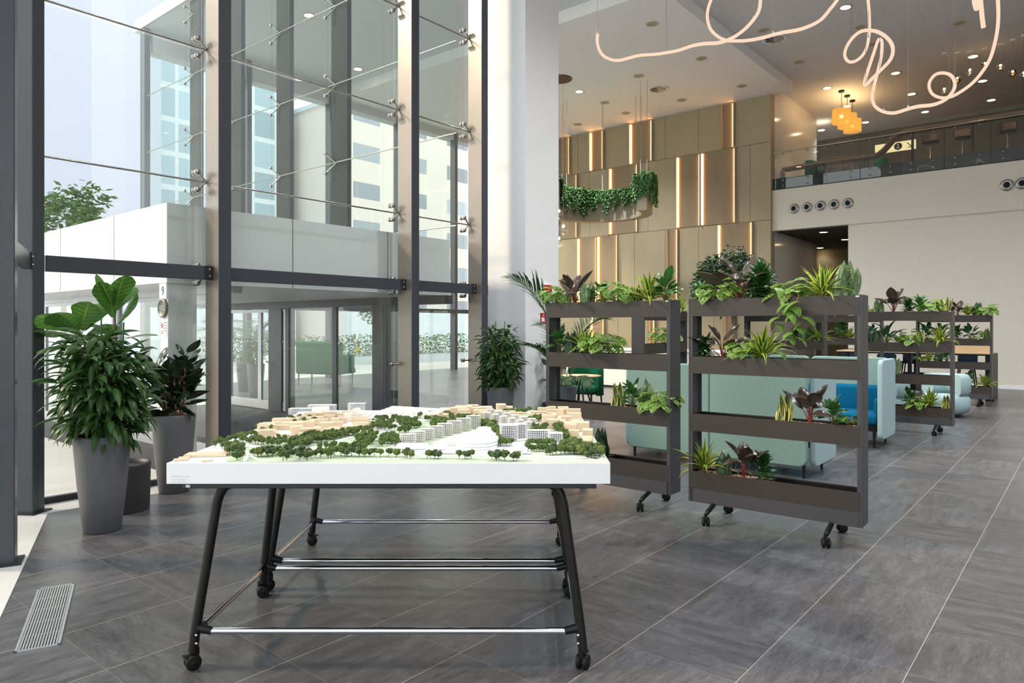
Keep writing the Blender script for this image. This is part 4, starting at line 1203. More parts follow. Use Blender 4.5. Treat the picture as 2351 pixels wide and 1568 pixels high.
def p_pep(r, mat='pep', n=20, L=.12, wd=.068, hh=.14, sp=.055):
    m, st = MB(), MB()
    for k in range(n):
        f = k / n
        a = k * 2.4 + r.uniform(-.4, .4); el = radians(78 - 72 * f + r.uniform(-12, 12))
        q = sp * f
        p = (q * cos(a), q * sin(a), .02 + hh * (1 - f * .75) * r.uniform(.75, 1.1))
        st.tube([(0, 0, 0), p], .0024, 5)
        m.leaf(p, a, el, L * r.uniform(.8, 1.15), wd * r.uniform(.85, 1.1), pf_oval, radians(r.uniform(25, 70)), .2, 6, 5, r.uniform(-.3, .3))
    return [('foliage', m, mat), ('stem', st, 'twig')]
def p_heart(r, mat='heart', n=14, L=.085, wd=.078, hh=.09, sp=.12, vines=0, drop=.3):
    m, st = MB(), MB()
    for k in range(n):
        a = r.uniform(0, 6.28); q = sp * sqrt(r.uniform(.02, 1)); p = (q * cos(a), q * sin(a) * .7, hh * r.uniform(.35, 1.2))
        st.tube([(0, 0, 0), (p[0] * .6, p[1] * .6, p[2] * .9), p], .0016, 4, False)
        m.leaf(p, a + r.uniform(-.6, .6), radians(r.uniform(-30, 30)), L * r.uniform(.7, 1.15), wd * r.uniform(.75, 1.1), pf_heart, radians(r.uniform(40, 90)), .1, 6, 5, r.uniform(-.4, .4))
    for v in range(vines):
        x = -.05 + .12 * v; pts = [Vector((x * .3, -.03, .03)), Vector((x, -.115, .04))]
        d = drop * (1 - .25 * v)
        for k in range(1, 9): pts.append(Vector((x + .05 * sin(k * 1.3 + v * 2) , -.135 - .02 * sin(k * .9 + v), .02 - d * k / 8)))
        st.tube(pts, .0022, 5)
        for k in range(2, 10):
            q = pts[k]; a = -pi / 2 + (1.0 if k % 2 else -1.0) + r.uniform(-.3, .3)
            m.leaf(q, a, radians(-10), L * r.uniform(.8, 1.2) * (1.25 if k < 4 else .95), wd * r.uniform(.85, 1.15) * (1.25 if k < 4 else .95), pf_heart, radians(80), .08, 6, 5, r.uniform(-.2, .2))
    return [('foliage', m, mat), ('vine', st, 'vine')]
def p_lily(r, mat='lily', n=16, L=.24, wd=.075, up=.18):
    m, st = MB(), MB()
    for k in range(n):
        f = k / n; a = k * 2.4 + r.uniform(-.3, .3); el = radians(82 - 48 * f + r.uniform(-8, 8)); pl = up * r.uniform(.6, 1.2)
        p = (pl * cos(el) * cos(a), pl * cos(el) * sin(a), pl * sin(el))
        st.tube([(0, 0, 0), p], .003, 5)
        m.leaf(p, a, el, L * r.uniform(.75, 1.15), wd * r.uniform(.85, 1.1), pf_oval, radians(r.uniform(60, 120)), .18, 8, 5, r.uniform(-.3, .3))
    return [('foliage', m, mat), ('stem', st, 'twig')]
KIND = {
 'snake': (lambda r: p_snake(r, 'snake', 9, .26, .085), 'snake_plant', 'grey-green banded snake plant', 'snake plant'),
 'ysnake': (lambda r: p_snake(r, 'ysnake', 10, .22, .07), 'snake_plant', 'yellow-edged snake plant', 'snake plant'),
 'dsnake': (lambda r: p_snake(r, 'dsnake', 9, .21, .08), 'snake_plant', 'dark green snake plant', 'snake plant'),
 'lemon': (lambda r: p_lemon(r), 'striped_dracaena', 'lemon-striped dracaena', 'dracaena'),
 'compacta': (lambda r: p_compacta(r), 'bushy_dracaena', 'bushy dark green dracaena', 'dracaena'),
 'adan': (lambda r: p_adan(r), 'holed_leaf_plant', 'light holed-leaf plant', 'leafy plant'),
 'dphil': (lambda r: p_dphil(r), 'dark_philodendron', 'dark red philodendron', 'philodendron'),
 'pep': (lambda r: p_pep(r), 'oval_leaf_plant', 'oval-leaved plant', 'leafy plant'),
 'heart': (lambda r: p_heart(r, n=14), 'heart_leaf_plant', 'heart-leaved plant', 'leafy plant'),
 'lily': (lambda r: p_lily(r), 'peace_lily', 'tall broad-leaved lily', 'leafy plant'),
}
PROTO = {}
def mk_plant(parts, name, label, cat, loc, rz, group=None, sc=1.0):
    _, mb, mat = parts[0]
    o = mb.build(name, LM[mat], None, loc, rz); o.scale = (sc, sc, sc)
    tag(o, label, cat, group)
    for pn, mb, mat in parts[1:]:
        mb.build(pn, M[mat], o)
    return o
rack_word = {'P2': 'closest rack', 'P1': 'rack behind city model', 'E': 'crosswise rack', 'F': 'rack by white wall', 'C': 'rack beside tub chair', 'H': 'rack before high table', 'D': 'rack by beige wall'}
shelf_word = ['top shelf', 'second shelf', 'third shelf', 'bottom shelf']
def plants(rk, sh, items):
    R = RK[rk]
    it = sorted(((R.lx(px), kd, sc) for px, kd, sc in items), reverse=True)
    for i, (x, kd, sc) in enumerate(it):
        x = max(-RL / 2 + .06, min(RL / 2 - .06, x))
        fn, nm, desc, cat = KIND[kd]
        pos = ('only plant' if len(it) == 1 else f'{ORD[i]} from badge end')
        label = f'{desc}, {pos}, {shelf_word[sh]}, {rack_word[rk]}'
        r = random.Random(ord(rk[0]) * 31 + len(rk) * 7 + sh * 13 + i * 5)
        v = r.randrange(3)
        loc = R.pt(x, r.uniform(-.02, .02), SH[sh][1] - .022); rz = r.uniform(0, 6.28)
        grp = f'plants on the {shelf_word[sh]} of the {rack_word[rk]}'
        key = (kd, v)
        s_ = sc * r.uniform(.94, 1.06)
        if key not in PROTO:
            PROTO[key] = mk_plant(fn(random.Random(v * 17 + len(kd))), nm, label, cat, loc, rz, grp, s_)
        else:
            dup(PROTO[key], loc, rz, label, grp, s_)
P2, P1 = 'P2', 'P1'
plants('P2', 0, [(1608, 'pep', .8), (1652, 'adan', 1.15), (1697, 'dphil', 1.25), (1748, 'compacta', 1.4), (1808, 'adan', 1.05), (1888, 'lemon', 1.1), (1943, 'snake', 1.15)])
plants('P2', 1, [(1622, 'compacta', .95), (1660, 'dphil', 1.0), (1705, 'adan', .95), (1752, 'lemon', 1.15)])
plants('P2', 2, [(1801, 'ysnake', 1.0), (1858, 'dphil', 1.05), (1912, 'pep', .95), (1950, 'heart', .85)])
plants('P2', 3, [(1616, 'lemon', 1.1), (1662, 'dsnake', .95), (1708, 'dphil', 1.05), (1748, 'compacta', 1.0)])
plants('P1', 0, [(1278, 'adan', 1.15), (1318, 'dphil', 1.25), (1350, 'snake', .95), (1380, 'pep', .95), (1420, 'adan', 1.2), (1458, 'ysnake', .9), (1490, 'lemon', 1.2), (1530, 'pep', 1.3)])
plants('P1', 1, [(1284, 'pep', 1.15), (1314, 'dsnake', 1.2), (1345, 'lemon', 1.15), (1383, 'adan', 1.25)])
plants('P1', 2, [(1420, 'ysnake', 1.0), (1450, 'pep', 1.05), (1480, 'snake', 1.15), (1516, 'adan', 1.15)])
plants('P1', 3, [(1384, 'dsnake', 1.35)])
plants('E', 0, [(1568, 'lemon', 1.1)]); plants('E', 1, [(1525, 'adan', 1.4)])
plants('F', 1, [(1822, 'compacta', 1.1), (1845, 'snake', 1.1), (1864, 'pep', 1.0), (1882, 'lemon', 1.05)])
plants('C', 0, [(1998, 'heart', 1.2), (2022, 'snake', 1.0), (2051, 'dphil', 1.35), (2085, 'compacta', 1.1), (2113, 'pep', 1.15), (2138, 'adan', 1.2), (2170, 'ysnake', 1.15)])
plants('C', 1, [(2000, 'dsnake', 1.2), (2036, 'lily', .95), (2060, 'heart', 1.25), (2088, 'adan', 1.1), (2112, 'ysnake', 1.1), (2160, 'lemon', 1.15)])
plants('C', 2, [(2056, 'snake', 1.1)])
plants('C', 3, [(2090, 'pep', 1.2), (2108, 'adan', 1.0), (2135, 'lemon', 1.2), (2171, 'ysnake', 1.0)])
plants('H', 0, [(1912, 'pep', 1.2), (1935, 'lemon', 1.0)]); plants('H', 1, [(1932, 'pep', 1.6), (1952, 'lemon', 1.1), (1985, 'dsnake', 1.2), (2004, 'lily', .9)])
plants('D', 0, [(2199, 'dphil', 1.1), (2222, 'lemon', 1.15), (2245, 'dsnake', 1.3), (2268, 'adan', 1.3)])
plants('D', 1, [(2128, 'lily', 1.1), (2158, 'lily', 1.2), (2200, 'compacta', 1.3), (2228, 'lily', 1.0), (2246, 'heart', 1.2), (2266, 'ysnake', 1.1)])
plants('D', 2, [(2112, 'heart', 1.2), (2132, 'lemon', 1.0), (2155, 'dsnake', 1.1), (2174, 'pep', 1.1)])
plants('D', 3, [(2226, 'pep', 1.3), (2262, 'lemon', 1.2)])
# the trailing heart-leaf vine on the closest rack
R = RK['P2']
mk_plant(p_heart(random.Random(4), n=12, L=.125, wd=.112, hh=.10, sp=.08, vines=2, drop=.42), 'trailing_vine', 'heart-leaved vine trailing down over the front of the closest rack', 'vine', R.pt(R.lx(1826), -.03, 1.86), R.an)
mk_plant(p_heart(random.Random(9), n=2, L=.06, wd=.05, hh=.05, sp=.04, vines=1, drop=.30), 'trailing_vine', 'thin vine hanging below the third shelf of the closest rack', 'vine', R.pt(R.lx(1936), .15, .87), R.an + pi)

# ---------------------------------------------------------------- big potted plants
def tall_pot(t, rt, rb, h, mat='concrete'):
    MB().lathe([(rb - .01, 0), (rb, .006), (rb + (rt - rb) * .55, h * .45), (rt - .004, h * .86), (rt, h - .012), (rt - .004, h), (rt - .03, h), (rt - .034, h - .02), (rt - .04, h - .07)], 48).build('pot', M[mat], t)
    P = [[((rt - .036) * rr * cos(a), (rt - .036) * rr * sin(a), h - .05 + .012 * noise.noise(Vector((rr * 5 * cos(a), rr * 5 * sin(a), h)))) for a in [2 * pi * k / 24 for k in range(25)]] for rr in (1, .75, .5, .25, .01)]
    MB().sheet(P).build('soil', M['soil'], t)
def alii(t, h0, H, R_, n, seed, L=.18, wd=.048):
    r = random.Random(seed); m, st = MB(), MB()
    stems = []
    for k in range(11):
        a = r.uniform(0, 6.28); q = r.uniform(.02, .10); e = R_ * r.uniform(.15, .5)
        top = H * r.uniform(.72, 1.0)
        pts = [Vector((q * cos(a) + (e * cos(a)) * (i / 6) ** 1.5, q * sin(a) + (e * sin(a)) * (i / 6) ** 1.5, h0 - .05 + (top + .05) * i / 6)) for i in range(7)]
        st.tube(pts, [.009 - .001 * i for i in range(7)], 6); stems.append(pts)
    for k in range(n):
        s_ = r.choice(stems); f = r.uniform(.06, 1.0) * 6; i = min(5, int(f)); p = s_[i].lerp(s_[i + 1], f - i)
        a = r.uniform(0, 6.28); zf = (p.z - h0) / H
        reach = R_ * (1.0 - abs(zf - .38) * 1.0) * r.uniform(.15, 1.0)
        q = p + Vector((reach * cos(a), reach * sin(a), r.uniform(-.02, .06)))
        hr = sqrt(q.x ** 2 + q.y ** 2)
        if hr > R_: q.x *= R_ / hr; q.y *= R_ / hr
        if k % 3 == 0: st.tube([p, (p + q) / 2 + Vector((0, 0, .02)), q], .0026, 4, False)
        m.leaf(q, a + r.uniform(-.6, .6), radians(r.uniform(-40, 55 if zf > .6 else 25)), L * r.uniform(.65, 1.25), wd * r.uniform(.8, 1.25), pf_lance, radians(r.uniform(35, 95)), .22, 6, 3, r.uniform(-.5, .5))
    m.build('foliage', LM['alii'], t); st.build('stem', M['twig'], t)
t = thing('potted_fig', 'bushy narrow-leaved fig in a tall tapered grey pot by the window, foremost of three', 'potted plant', W((235 - CX) / F * 5.66, 5.66))
tall_pot(t, .205, .135, .775); alii(t, .775, .80, .30, 900, 5, .205, .054)
st = MB()
for x, y, h in ((-.05, .02, 1.72), (.16, -.03, 1.68)): st.tube([Wd(x, y) + Vector((0, 0, .7)), Wd(x + .03, y) + Vector((0, 0, h))], .006, 6)
st.build('stake', M['greenstake'], t)
t = thing('fiddle_leaf_fig', 'fiddle-leaf fig with huge leaves in a low charcoal pot behind the bushy fig', 'potted plant', W((285 - CX) / F * 6.28, 6.28))
MB().lathe([(.20, 0), (.205, .01), (.212, .41), (.212, .43), (.19, .43), (.186, .38)], 48).build('pot', M['blackpot'], t)
MB().lathe([(.188, .385), (.1, .392), (0, .39)], 24).build('soil', M['soil'], t)
m, st = MB(), MB()
def fig_stem(base, top, leaves, seed):
    r = random.Random(seed); b, tp = Vector(base), Vector(top)
    st.tube([b, b.lerp(tp, .5) + Vector((.02, .01, 0)), tp], [.014, .011, .008], 8)
    for (f, az, el, L, wd, dr, tw) in leaves:
        p = b.lerp(tp, f); h = Vector((cos(el) * cos(az), cos(el) * sin(az), sin(el)))
        q = p + h * .05
        st.tube([p, q], .004, 5, False)
        m.leaf(q, az, el, L, wd, pf_fid, dr, .10, 18, 7, tw)
ca = lambda X, Z: atan2(-CA * X + SA * Z, SA * X + CA * Z)
d2 = radians
base = (0, 0, .38)
fig_stem(base, (*Wd(-.09, .0).xy, 1.78), [
    (1.0, ca(-.6, -.5), d2(72), .31, .20, d2(12), -.5), (1.0, ca(.6, -.4), d2(62), .33, .25, d2(10), .2), (.98, ca(.2, .9), d2(60), .3, .22, .4, 0), (.93, ca(-.35, -.9), d2(76), .34, .24, d2(18), .3),
    (.90, ca(1, -.2), d2(48), .33, .15, d2(-10), 1.1), (.86, ca(-1, .1), d2(30), .28, .17, d2(40), .3), (.8, ca(.9, .5), d2(25), .3, .2, .6, 0), (.75, ca(.3, -1), d2(10), .26, .16, .9, 0)], 1)
fig_stem(base, (*Wd(-.36, -.05).xy, 1.58), [
    (1.0, ca(-.5, -.9), d2(28), .34, .27, d2(10), .5), (1.0, ca(.5, -.5), d2(52), .36, .24, d2(20), -.3), (.98, ca(-1, -.1), d2(14), .34, .24, d2(25), .3), (.97, ca(-.9, .3), d2(32), .36, .22, d2(30), 0),
    (.92, ca(-1, -.4), d2(0), .32, .2, d2(28), .2), (.99, ca(-.2, -1), d2(40), .33, .26, d2(25), .4), (.99, ca(.2, .8), d2(60), .33, .25, d2(20), .2), (.96, ca(.9, .1), d2(35), .3, .22, d2(40), -.4), (.88, ca(.7, -.7), d2(20), .27, .2, .4, .2), (.5, ca(-1, -.3), d2(0), .3, .2, .5, .3), (.42, ca(-1, .1), d2(-8), .3, .22, .4, 0)], 2)
m.build('foliage', LM['fiddle'], t); st.build('stem', M['bark'], t)
def rubber(t, h0, stems, seed, L=.20, wd=.105, per=11):
    r = random.Random(seed); m, st = MB(), MB()
    for (x, y, X1, Y1, H) in stems:
        b, tp = Vector((*Wd(x, y).xy, h0 - .05)), Vector((*Wd(X1, Y1).xy, h0 + H))
        st.tube([b, b.lerp(tp, .5), tp], [.012, .010, .006], 7)
        for k in range(per):
            f = .2 + .8 * k / (per - 1); p = b.lerp(tp, f); a = k * 2.4 + seed
            el = radians(22 + 45 * f ** 3 + r.uniform(-30, 30))
            q = p + Vector((cos(el) * cos(a), cos(el) * sin(a), sin(el))) * .04
            st.tube([p, q], .003, 4, False)
            m.leaf(q, a, el, L * r.uniform(.75, 1.1) * (1 if f < .9 else .8), wd * r.uniform(.85, 1.1), pf_oval, radians(r.uniform(5, 60)), .16, 7, 5, r.uniform(-1.1, 1.1))
    m.build('foliage', LM['rubberp'], t); st.build('stem', M['vine'], t)
t = thing('rubber_plant', 'dark rubber plant in a tapered grey pot in front of the canopy doors', 'potted plant', W((399 - CX) / F * 6.98, 6.98))
tall_pot(t, .20, .135, .775)
rubber(t, .775, [(-.09, 0, -.17, .0, .52), (.09, .0, .13, -.03, .58), (.02, .08, .02, .12, .45), (-.02, -.06, -.05, -.12, .34), (.05, -.05, .06, -.12, .40)], 3, .24, .145, 15)
t = thing('potted_fig', 'bushy narrow-leaved fig in a grey pot against the white column', 'potted plant', W((1149 - CX) / F * 10.15, 10.15))
tall_pot(t, .20, .135, .775); alii(t, .775, .84, .28, 560, 8)
st = MB()
for x in (-.07, .06): st.tube([Wd(x, 0) + Vector((0, 0, .7)), Wd(x, 0) + Vector((0, 0, 1.72))], .006, 6)
st.build('stake', M['greenstake'], t)
t = thing('rubber_plant', 'dark rubber plant in a black pot beside the palm, mostly hidden by a rack', 'potted plant', Vector((8.72, 6.50, 0)))
MB().lathe([(.20, 0), (.21, .44), (.205, .46), (.185, .46), (.18, .41)], 40).build('pot', M['black'], t); MB().lathe([(.182, .415), (0, .42)], 20).build('soil', M['soil'], t)
rubber(t, .46, [(-.05, 0, -.07, 0, .9), (.05, .02, .1, .05, 1.1)], 7, .2, .1, 12)
def kentia(t, h0, fronds, seed):
    r = random.Random(seed); m, st = MB(), MB()
    for (az, el, L, dr) in fronds:
        p = Vector((.03 * cos(az), .03 * sin(az), h0)); pts = [p.copy()]; n = 22
        e = el; dirs = []
        for i in range(n):
            h = Vector((cos(e) * cos(az), cos(e) * sin(az), sin(e))); p = p + h * (L / n); pts.append(p.copy()); dirs.append((h, e)); e -= dr / n * (.3 + 1.4 * i / n)
        st.tube(pts, [.008 - .0068 * i / n for i in range(n + 1)], 6)
        for i in range(8, n):
            for s_ in (-1, 1):
                for q in (0, .5):
                    f = (i + q - 8) / (n - 8)
                    LL = .34 * L * (sin(pi * min(1, .18 + f * .80))) ** .8
                    aa = az + s_ * radians(62 - 30 * f + r.uniform(-4, 4))
                    m.leaf(pts[i].lerp(pts[i + 1], q), aa, dirs[i][1] + radians(8) + r.uniform(-.1, .1), LL, .020, pf_lance, radians(r.uniform(35, 75)), .25, 5, 3, s_ * .4)
    m.build('foliage', LM['palm'], t); st.build('stem', M['twig'], t)
t = thing('kentia_palm', 'feathery kentia palm in a grey pot in front of the white column', 'potted plant', W((1293 - CX) / F * 10.3, 10.3))
tall_pot(t, .20, .135, .775)
kentia(t, .73, [(ca(-.8, -.6), d2(84), 1.95, d2(66)), (ca(-.9, -.5), d2(70), 1.05, d2(80)), (ca(.8, -.5), d2(72), 1.2, d2(95)), (ca(.9, .4), d2(66), 1.3, d2(95)), (ca(-.4, -1), d2(80), 1.3, d2(80)), (ca(.5, .5), d2(76), 1.5, d2(80)), (ca(.6, -1), d2(45), .7, d2(110)), (ca(.1, -1), d2(50), .6, d2(110))], 2)
# indoor tree
t = thing('indoor_tree', 'dense round-crowned fig tree on a pale trunk before the lit wall', 'tree', W((1683 - CX) / F * 12.2, 12.2))
tall_pot(t, .26, .20, .55, 'blackpot')
MB().tube([(0, 0, .48), Wd(.02, 0) + Vector((0, 0, .9)), Wd(-.03, 0) + Vector((0, 0, 1.3)), Wd(.03, 0) + Vector((0, 0, 1.62)), Wd(.0, 0) + Vector((0, 0, 2.0)), Wd(0, 0) + Vector((0, 0, 2.4))], [.06, .052, .055, .05, .045, .03], 12).build('trunk', M['bark'], t)
m, st = MB(), MB(); r = random.Random(21)
for k in range(26):
    a = r.uniform(0, 6.28); e = radians(r.uniform(15, 85)); L = r.uniform(.4, .7)
    st.tube([(0, 0, 1.95), Vector((cos(e) * cos(a) * L * .5, cos(e) * sin(a) * L * .5, 1.95 + sin(e) * L * .55)), Vector((cos(e) * cos(a) * L, cos(e) * sin(a) * L, 1.95 + sin(e) * L))], [.018, .011, .004], 5)
for k in range(6500):
    d = Vector((r.gauss(0, 1), r.gauss(0, 1), r.gauss(0, 1))).normalized()
    bump = 1 + .16 * noise.noise(d * 2.4) + .12 * noise.noise(d * 6)
    rr = r.uniform(.55, 1.0) ** .6 * bump
    p = Vector((d.x * .66 * rr, d.y * .66 * rr, 2.36 + d.z * (.62 if d.z > 0 else .52) * rr))
    m.leaf(p, atan2(d.y, d.x) + r.uniform(-1, 1), radians(r.uniform(-50, 30)), r.uniform(.07, .105), .044, pf_dia, radians(40), .2, 2, 3, r.uniform(-.8, .8))
m.build('crown', LM['ficus'], t); st.build('branches', M['bark'], t)
# ---------------------------------------------------------------- hanging curved planter
HX, HZc = 2.25, 21.7
hp = thing('hanging_planter', 'curved ribbed planter hanging on thin cables before the lit wall', 'hanging planter', W(HX, HZc, 5.10), YAW)
a0_, a1_ = radians(-36), radians(205)
def arc(r_, z): return [(r_ * cos(a0_ + (a1_ - a0_) * k / 64), r_ * sin(a0_ + (a1_ - a0_) * k / 64), z) for k in range(65)]
Ro, Ri, HH = 1.67, 1.34, .92
sh_ = MB()
sh_.sheet([arc(Ro, 0), arc(Ro, HH)]); sh_.sheet([arc(Ri, HH), arc(Ri, 0)])
sh_.sheet([arc(Ri, 0), arc(Ro, 0)], False); sh_.sheet([arc(Ro, HH), arc(Ri, HH)], False)
for a in (a0_, a1_):
    q = [(Ri * cos(a), Ri * sin(a), 0), (Ro * cos(a), Ro * sin(a), 0), (Ro * cos(a), Ro * sin(a), HH), (Ri * cos(a), Ri * sin(a), HH)]
    sh_.add(q, [[0, 1, 2, 3]])
M['hangshell'] = ribbed('ribbed_taupe_felt', (168, 156, 134), 60.0, .12, 0)
sh_.build('shell', M['hangshell'], hp)
for a in (a0_ + .10, radians(25), radians(78), radians(130), radians(190)):
    for rr in (Ro - .06, Ri + .06):
        MB().tube([(rr * cos(a), rr * sin(a), HH - .1), (rr * cos(a), rr * sin(a), CEIL_LOW - 5.10)], .006, 5).build('cable', M['stainless'], hp)
        MB().tube([(rr * cos(a), rr * sin(a), HH + .1), (rr * cos(a), rr * sin(a), HH + .62)], .016, 6).build('turnbuckle', M['chrome'], hp)
r = random.Random(33)
def ivy(label, aa, ab, n, mat, seed, drop, top):
    m = MB(); r = random.Random(seed)
    for k in range(n):
        a = r.uniform(aa, ab); inner = r.random() < .55
        rr = (Ri - .03 if inner else Ro + .03); s_ = -1 if inner else 1
        D = drop * (.35 + .65 * abs(sin(a * 9 + seed))) * r.uniform(.4, 1.15)
        nn = int(4 + D / .05)
        pts = [Vector(((rr - s_ * .12) * cos(a), (rr - s_ * .12) * sin(a), HH + r.uniform(.0, top)))]
        for i in range(nn):
            ro = rr + s_ * (.02 + .05 * r.random()) + s_ * .02 * i / nn
            p = Vector((ro * cos(a + .02 * sin(i)), ro * sin(a + .02 * sin(i)), HH + top * .7 - (D + top) * i / nn))
            m.leaf(p, a + (pi if inner else 0) + r.uniform(-1.2, 1.2), radians(r.uniform(-50, 10)), r.uniform(.08, .125), r.uniform(.065, .10), pf_heart, radians(60), .1, 3, 3, r.uniform(-.6, .6))
    for k in range(n):
        a = r.uniform(aa, ab); rr = r.uniform(Ri - .05, Ro + .05)
        m.leaf((rr * cos(a), rr * sin(a), HH + r.uniform(-.02, top)), r.uniform(0, 6.28), radians(r.uniform(-10, 70)), r.uniform(.08, .14), .07, pf_heart, radians(60), .1, 3, 3, r.uniform(-.6, .6))
    if top > .25:                                            # strands over the end face
        for k in range(70):
            rr = r.uniform(Ri - .06, Ro + .12); D = r.uniform(.15, .55) * (1.25 - .6 * abs(rr - 1.45))
            for i in range(int(3 + D / .045)):
                a = a0_ - r.uniform(.02, .075)
                m.leaf((rr * cos(a) + r.uniform(-.02, .02), rr * sin(a), HH + .12 - (D + .12) * i / (3 + D / .045)), a - pi / 2 + r.uniform(-1, 1), radians(r.uniform(-50, 10)), r.uniform(.08, .12), r.uniform(.065, .10), pf_heart, radians(60), .1, 3, 3, r.uniform(-.6, .6))
    o = m.build('trailing_ivy', LM[mat], None, hp.location, YAW)
    tag(o, label, 'hanging plant', 'ivy in the hanging planter')
segs = [(-36, -8, 'ivy', .62, .30, 'pale round-leaved ivy spilling over the open end of the hanging planter'),
        (-8, 26, 'divy', .45, .22, 'dark ivy on the outer bend of the hanging planter next to its open end'),
        (26, 60, 'divy', .50, .10, 'low dark ivy in the hanging planter, third clump from its open end'),
        (60, 88, 'ivy', .62, .12, 'bluish ivy in the hanging planter, fourth clump from its open end'),
        (88, 114, 'divy', .75, .14, 'long dark ivy at the back of the hanging planter, fifth from its open end'),
        (114, 150, 'ivy', .6, .2, 'mixed ivy in the hanging planter, sixth clump from its open end'),
        (150, 205, 'divy', .55, .2, 'ivy in the hanging planter nearest the white column')]
for i, (b0, b1, mt, dr, tp, lb) in enumerate(segs): ivy(lb, radians(b0), radians(b1), int(5.5 * (b1 - b0)), mt, i + 3, dr, tp)
# ================================================================== ceiling fixtures
LIGHTS, PEND = [], []
def ceil_pt(px, py):
    z = CEIL_LOW
    p = on_z(px, py, z)
    if p.y < 7.36 or p.x < 13.71: p = on_z(px, py, CEIL)
    return p
def downlight(p, lit, label):
    t = thing('recessed_downlight', label, 'ceiling light', (p.x, p.y, p.z), 0, 'lit recessed downlights' if lit else 'unlit recessed downlights')
    MB().lathe([(.115, .0), (.155, -.003), (.16, -.010), (.15, -.014), (.115, -.006)], 28, cap=False).build('trim_ring', M['ring'], t)
    MB().lathe([(0, -.004), (.115, -.004)], 24).build('lens', M['lampon'] if lit else M['lampoff'], t)
    return t
LIT = [(1330, 210.5), (1941, 17), (2056, 168), (2093, 216), (1899, 202), (1886, 299), (1987, 281), (2124, 257), (2234, 130), (2256, 186), (2276, 230), (1945, 244)]
UNLIT = [(1497, 54.5), (1610, 134), (1753, 69.5), (1834, 142.5), (1466, 174), (1703, 197), (1388, 235.5), (1565, 229.5), (1437, 259.5), (1326, 285.5), (1976, 62), (2007, 101), (2201, 53)]
for lit, LL in ((True, LIT), (False, UNLIT)):
    LL = [ceil_pt(*q) for q in LL]
    low = sorted([p for p in LL if p.z < 9.1], key=lambda p: -p.y); hi = sorted([p for p in LL if p.z > 9.1], key=lambda p: -p.y)
    for nm, S in (('dropped ceiling', low), ('raised ceiling', hi)):
        for i, p in enumerate(S):
            w = 'lit' if lit else 'unlit'
            downlight(p, lit, f'only {w} round downlight in the {nm}' if len(S) == 1 else f'{w} round downlight in the {nm}, {ORD[i]} counted from the {"white column" if nm[0] == "d" else "white side wall"}')
            if lit: LIGHTS.append((p.x, p.y, p.z - .05))
for i, (px, py) in enumerate(((1891, 533), (1940, 550), (1883, 569))):
    p = on_z(px, py, 4.68)
    downlight(p, True, f'lit round downlight in the soffit of the corridor under the balcony, {ORD[i]} going in'); LIGHTS.append((p.x, p.y, 4.64))
# fill lamps added over the hall front and the far wing, same fixture
k = 0
extra_fill = [(x, y) for x in (1.5, 4.5) for y in (-3.5, .5, 4.5)] + [(8.6, -2.0), (8.6, 1.5), (12.4, -4), (15, 5), (16.5, 1.5), (15, -2), (18.5, -3)] + [(10, 11), (10, 15), (13, 17), (12.5, 9.5)]
for x, y in extra_fill:
    z = CEIL_LOW if (x > 13.71 and y > 7.34) else CEIL
    wing = y > 7.4
    downlight(Vector((x, y, z)), True, f'added fill downlight in the ceiling {"of the wing behind the glass" if wing else "over the front of the hall"}, {ORD[k % 15]} of its field')
    k += 1
    if k == 13: k = 0
    LIGHTS.append((x, y, z - .05))
for i, (px, py, lab) in enumerate(((1511, 205, 'round swirl air vent in the dropped ceiling over the lit wall'), (1778, 90, 'round swirl air vent in the raised ceiling under the rope light'))):
    p = ceil_pt(px, py); t = thing('ceiling_vent', lab, 'air vent', (p.x, p.y, p.z))
    MB().lathe([(.24, 0), (.31, -.004), (.33, -.016), (.31, -.022), (.24, -.012)], 36, cap=False).build('rim', M['white'], t)
    m = MB()
    for k in range(8):
        a = k * pi / 4
        m.add([(0, 0, -.02), (.24 * cos(a), .24 * sin(a), -.004), (.24 * cos(a + .7), .24 * sin(a + .7), -.03)], [[0, 1, 2]])
    m.lathe([(0, -.035), (.02, -.03), (.02, -.01)], 12).build('swirl_blades', M['alu'], t)
    MB().lathe([(0, -.001), (.24, -.001)], 24).build('duct', M['darksteel'], t)
# ---------------------------------------------------------------- rope light
def smooth(pts, it=2, sub=3):
    P = [Vector(p) for p in pts]
    for _ in range(sub - 1):
        Q = []
        for i in range(len(P) - 1):
            a = P[max(0, i - 1)]; b = P[i]; c = P[i + 1]; d = P[min(len(P) - 1, i + 2)]
            Q += [b, (b + c) * .5625 - (a + d) * .0625]
        P = Q + [P[-1]]
    return P
pathA = [(1372,80),(1371,95),(1376,115),(1388,130),(1408,138),(1425,138),(1445,133),(1470,127),(1500,125),(1530,121),(1560,115),(1590,105),(1620,100),(1645,99),(1668,93),(1690,82),(1712,65),(1730,45),(1742,25),(1746,0),(1744,-15),(1730,-35),(1700,-45),(1665,-35),(1640,-12),(1627,15),(1624,42),(1632,68),(1650,85),(1670,93),(1690,94),(1715,93),(1745,88),(1775,80),(1800,74),(1830,69),(1858,60),(1885,45),(1905,22),(1922,0),(1940,-30),(1965,-40),(1985,-25),(1993,0),(1996,50),(1994,90),(1985,120),(1968,138),(1950,142),(1940,130),(1942,112),(1955,90),(1975,73),(2000,70),(2025,78),(2045,97),(2050,118),(2042,140),(2020,163),(2000,183),(1988,195),(1985,190),(1990,170),(2005,125),(2015,95),(2020,90),(2025,98),(2023,130),(2015,165),(2005,205),(2003,228),(2010,245),(2030,257),(2055,259),(2085,250),(2110,244),(2140,241),(2165,232),(2180,220),(2190,205),(2192,190),(2185,175),(2170,168),(2150,170),(2137,183),(2133,198),(2140,215),(2158,224),(2180,223),(2200,214),(2230,193),(2255,165),(2275,130),(2288,80),(2292,40),(2291,0),(2288,-30)]
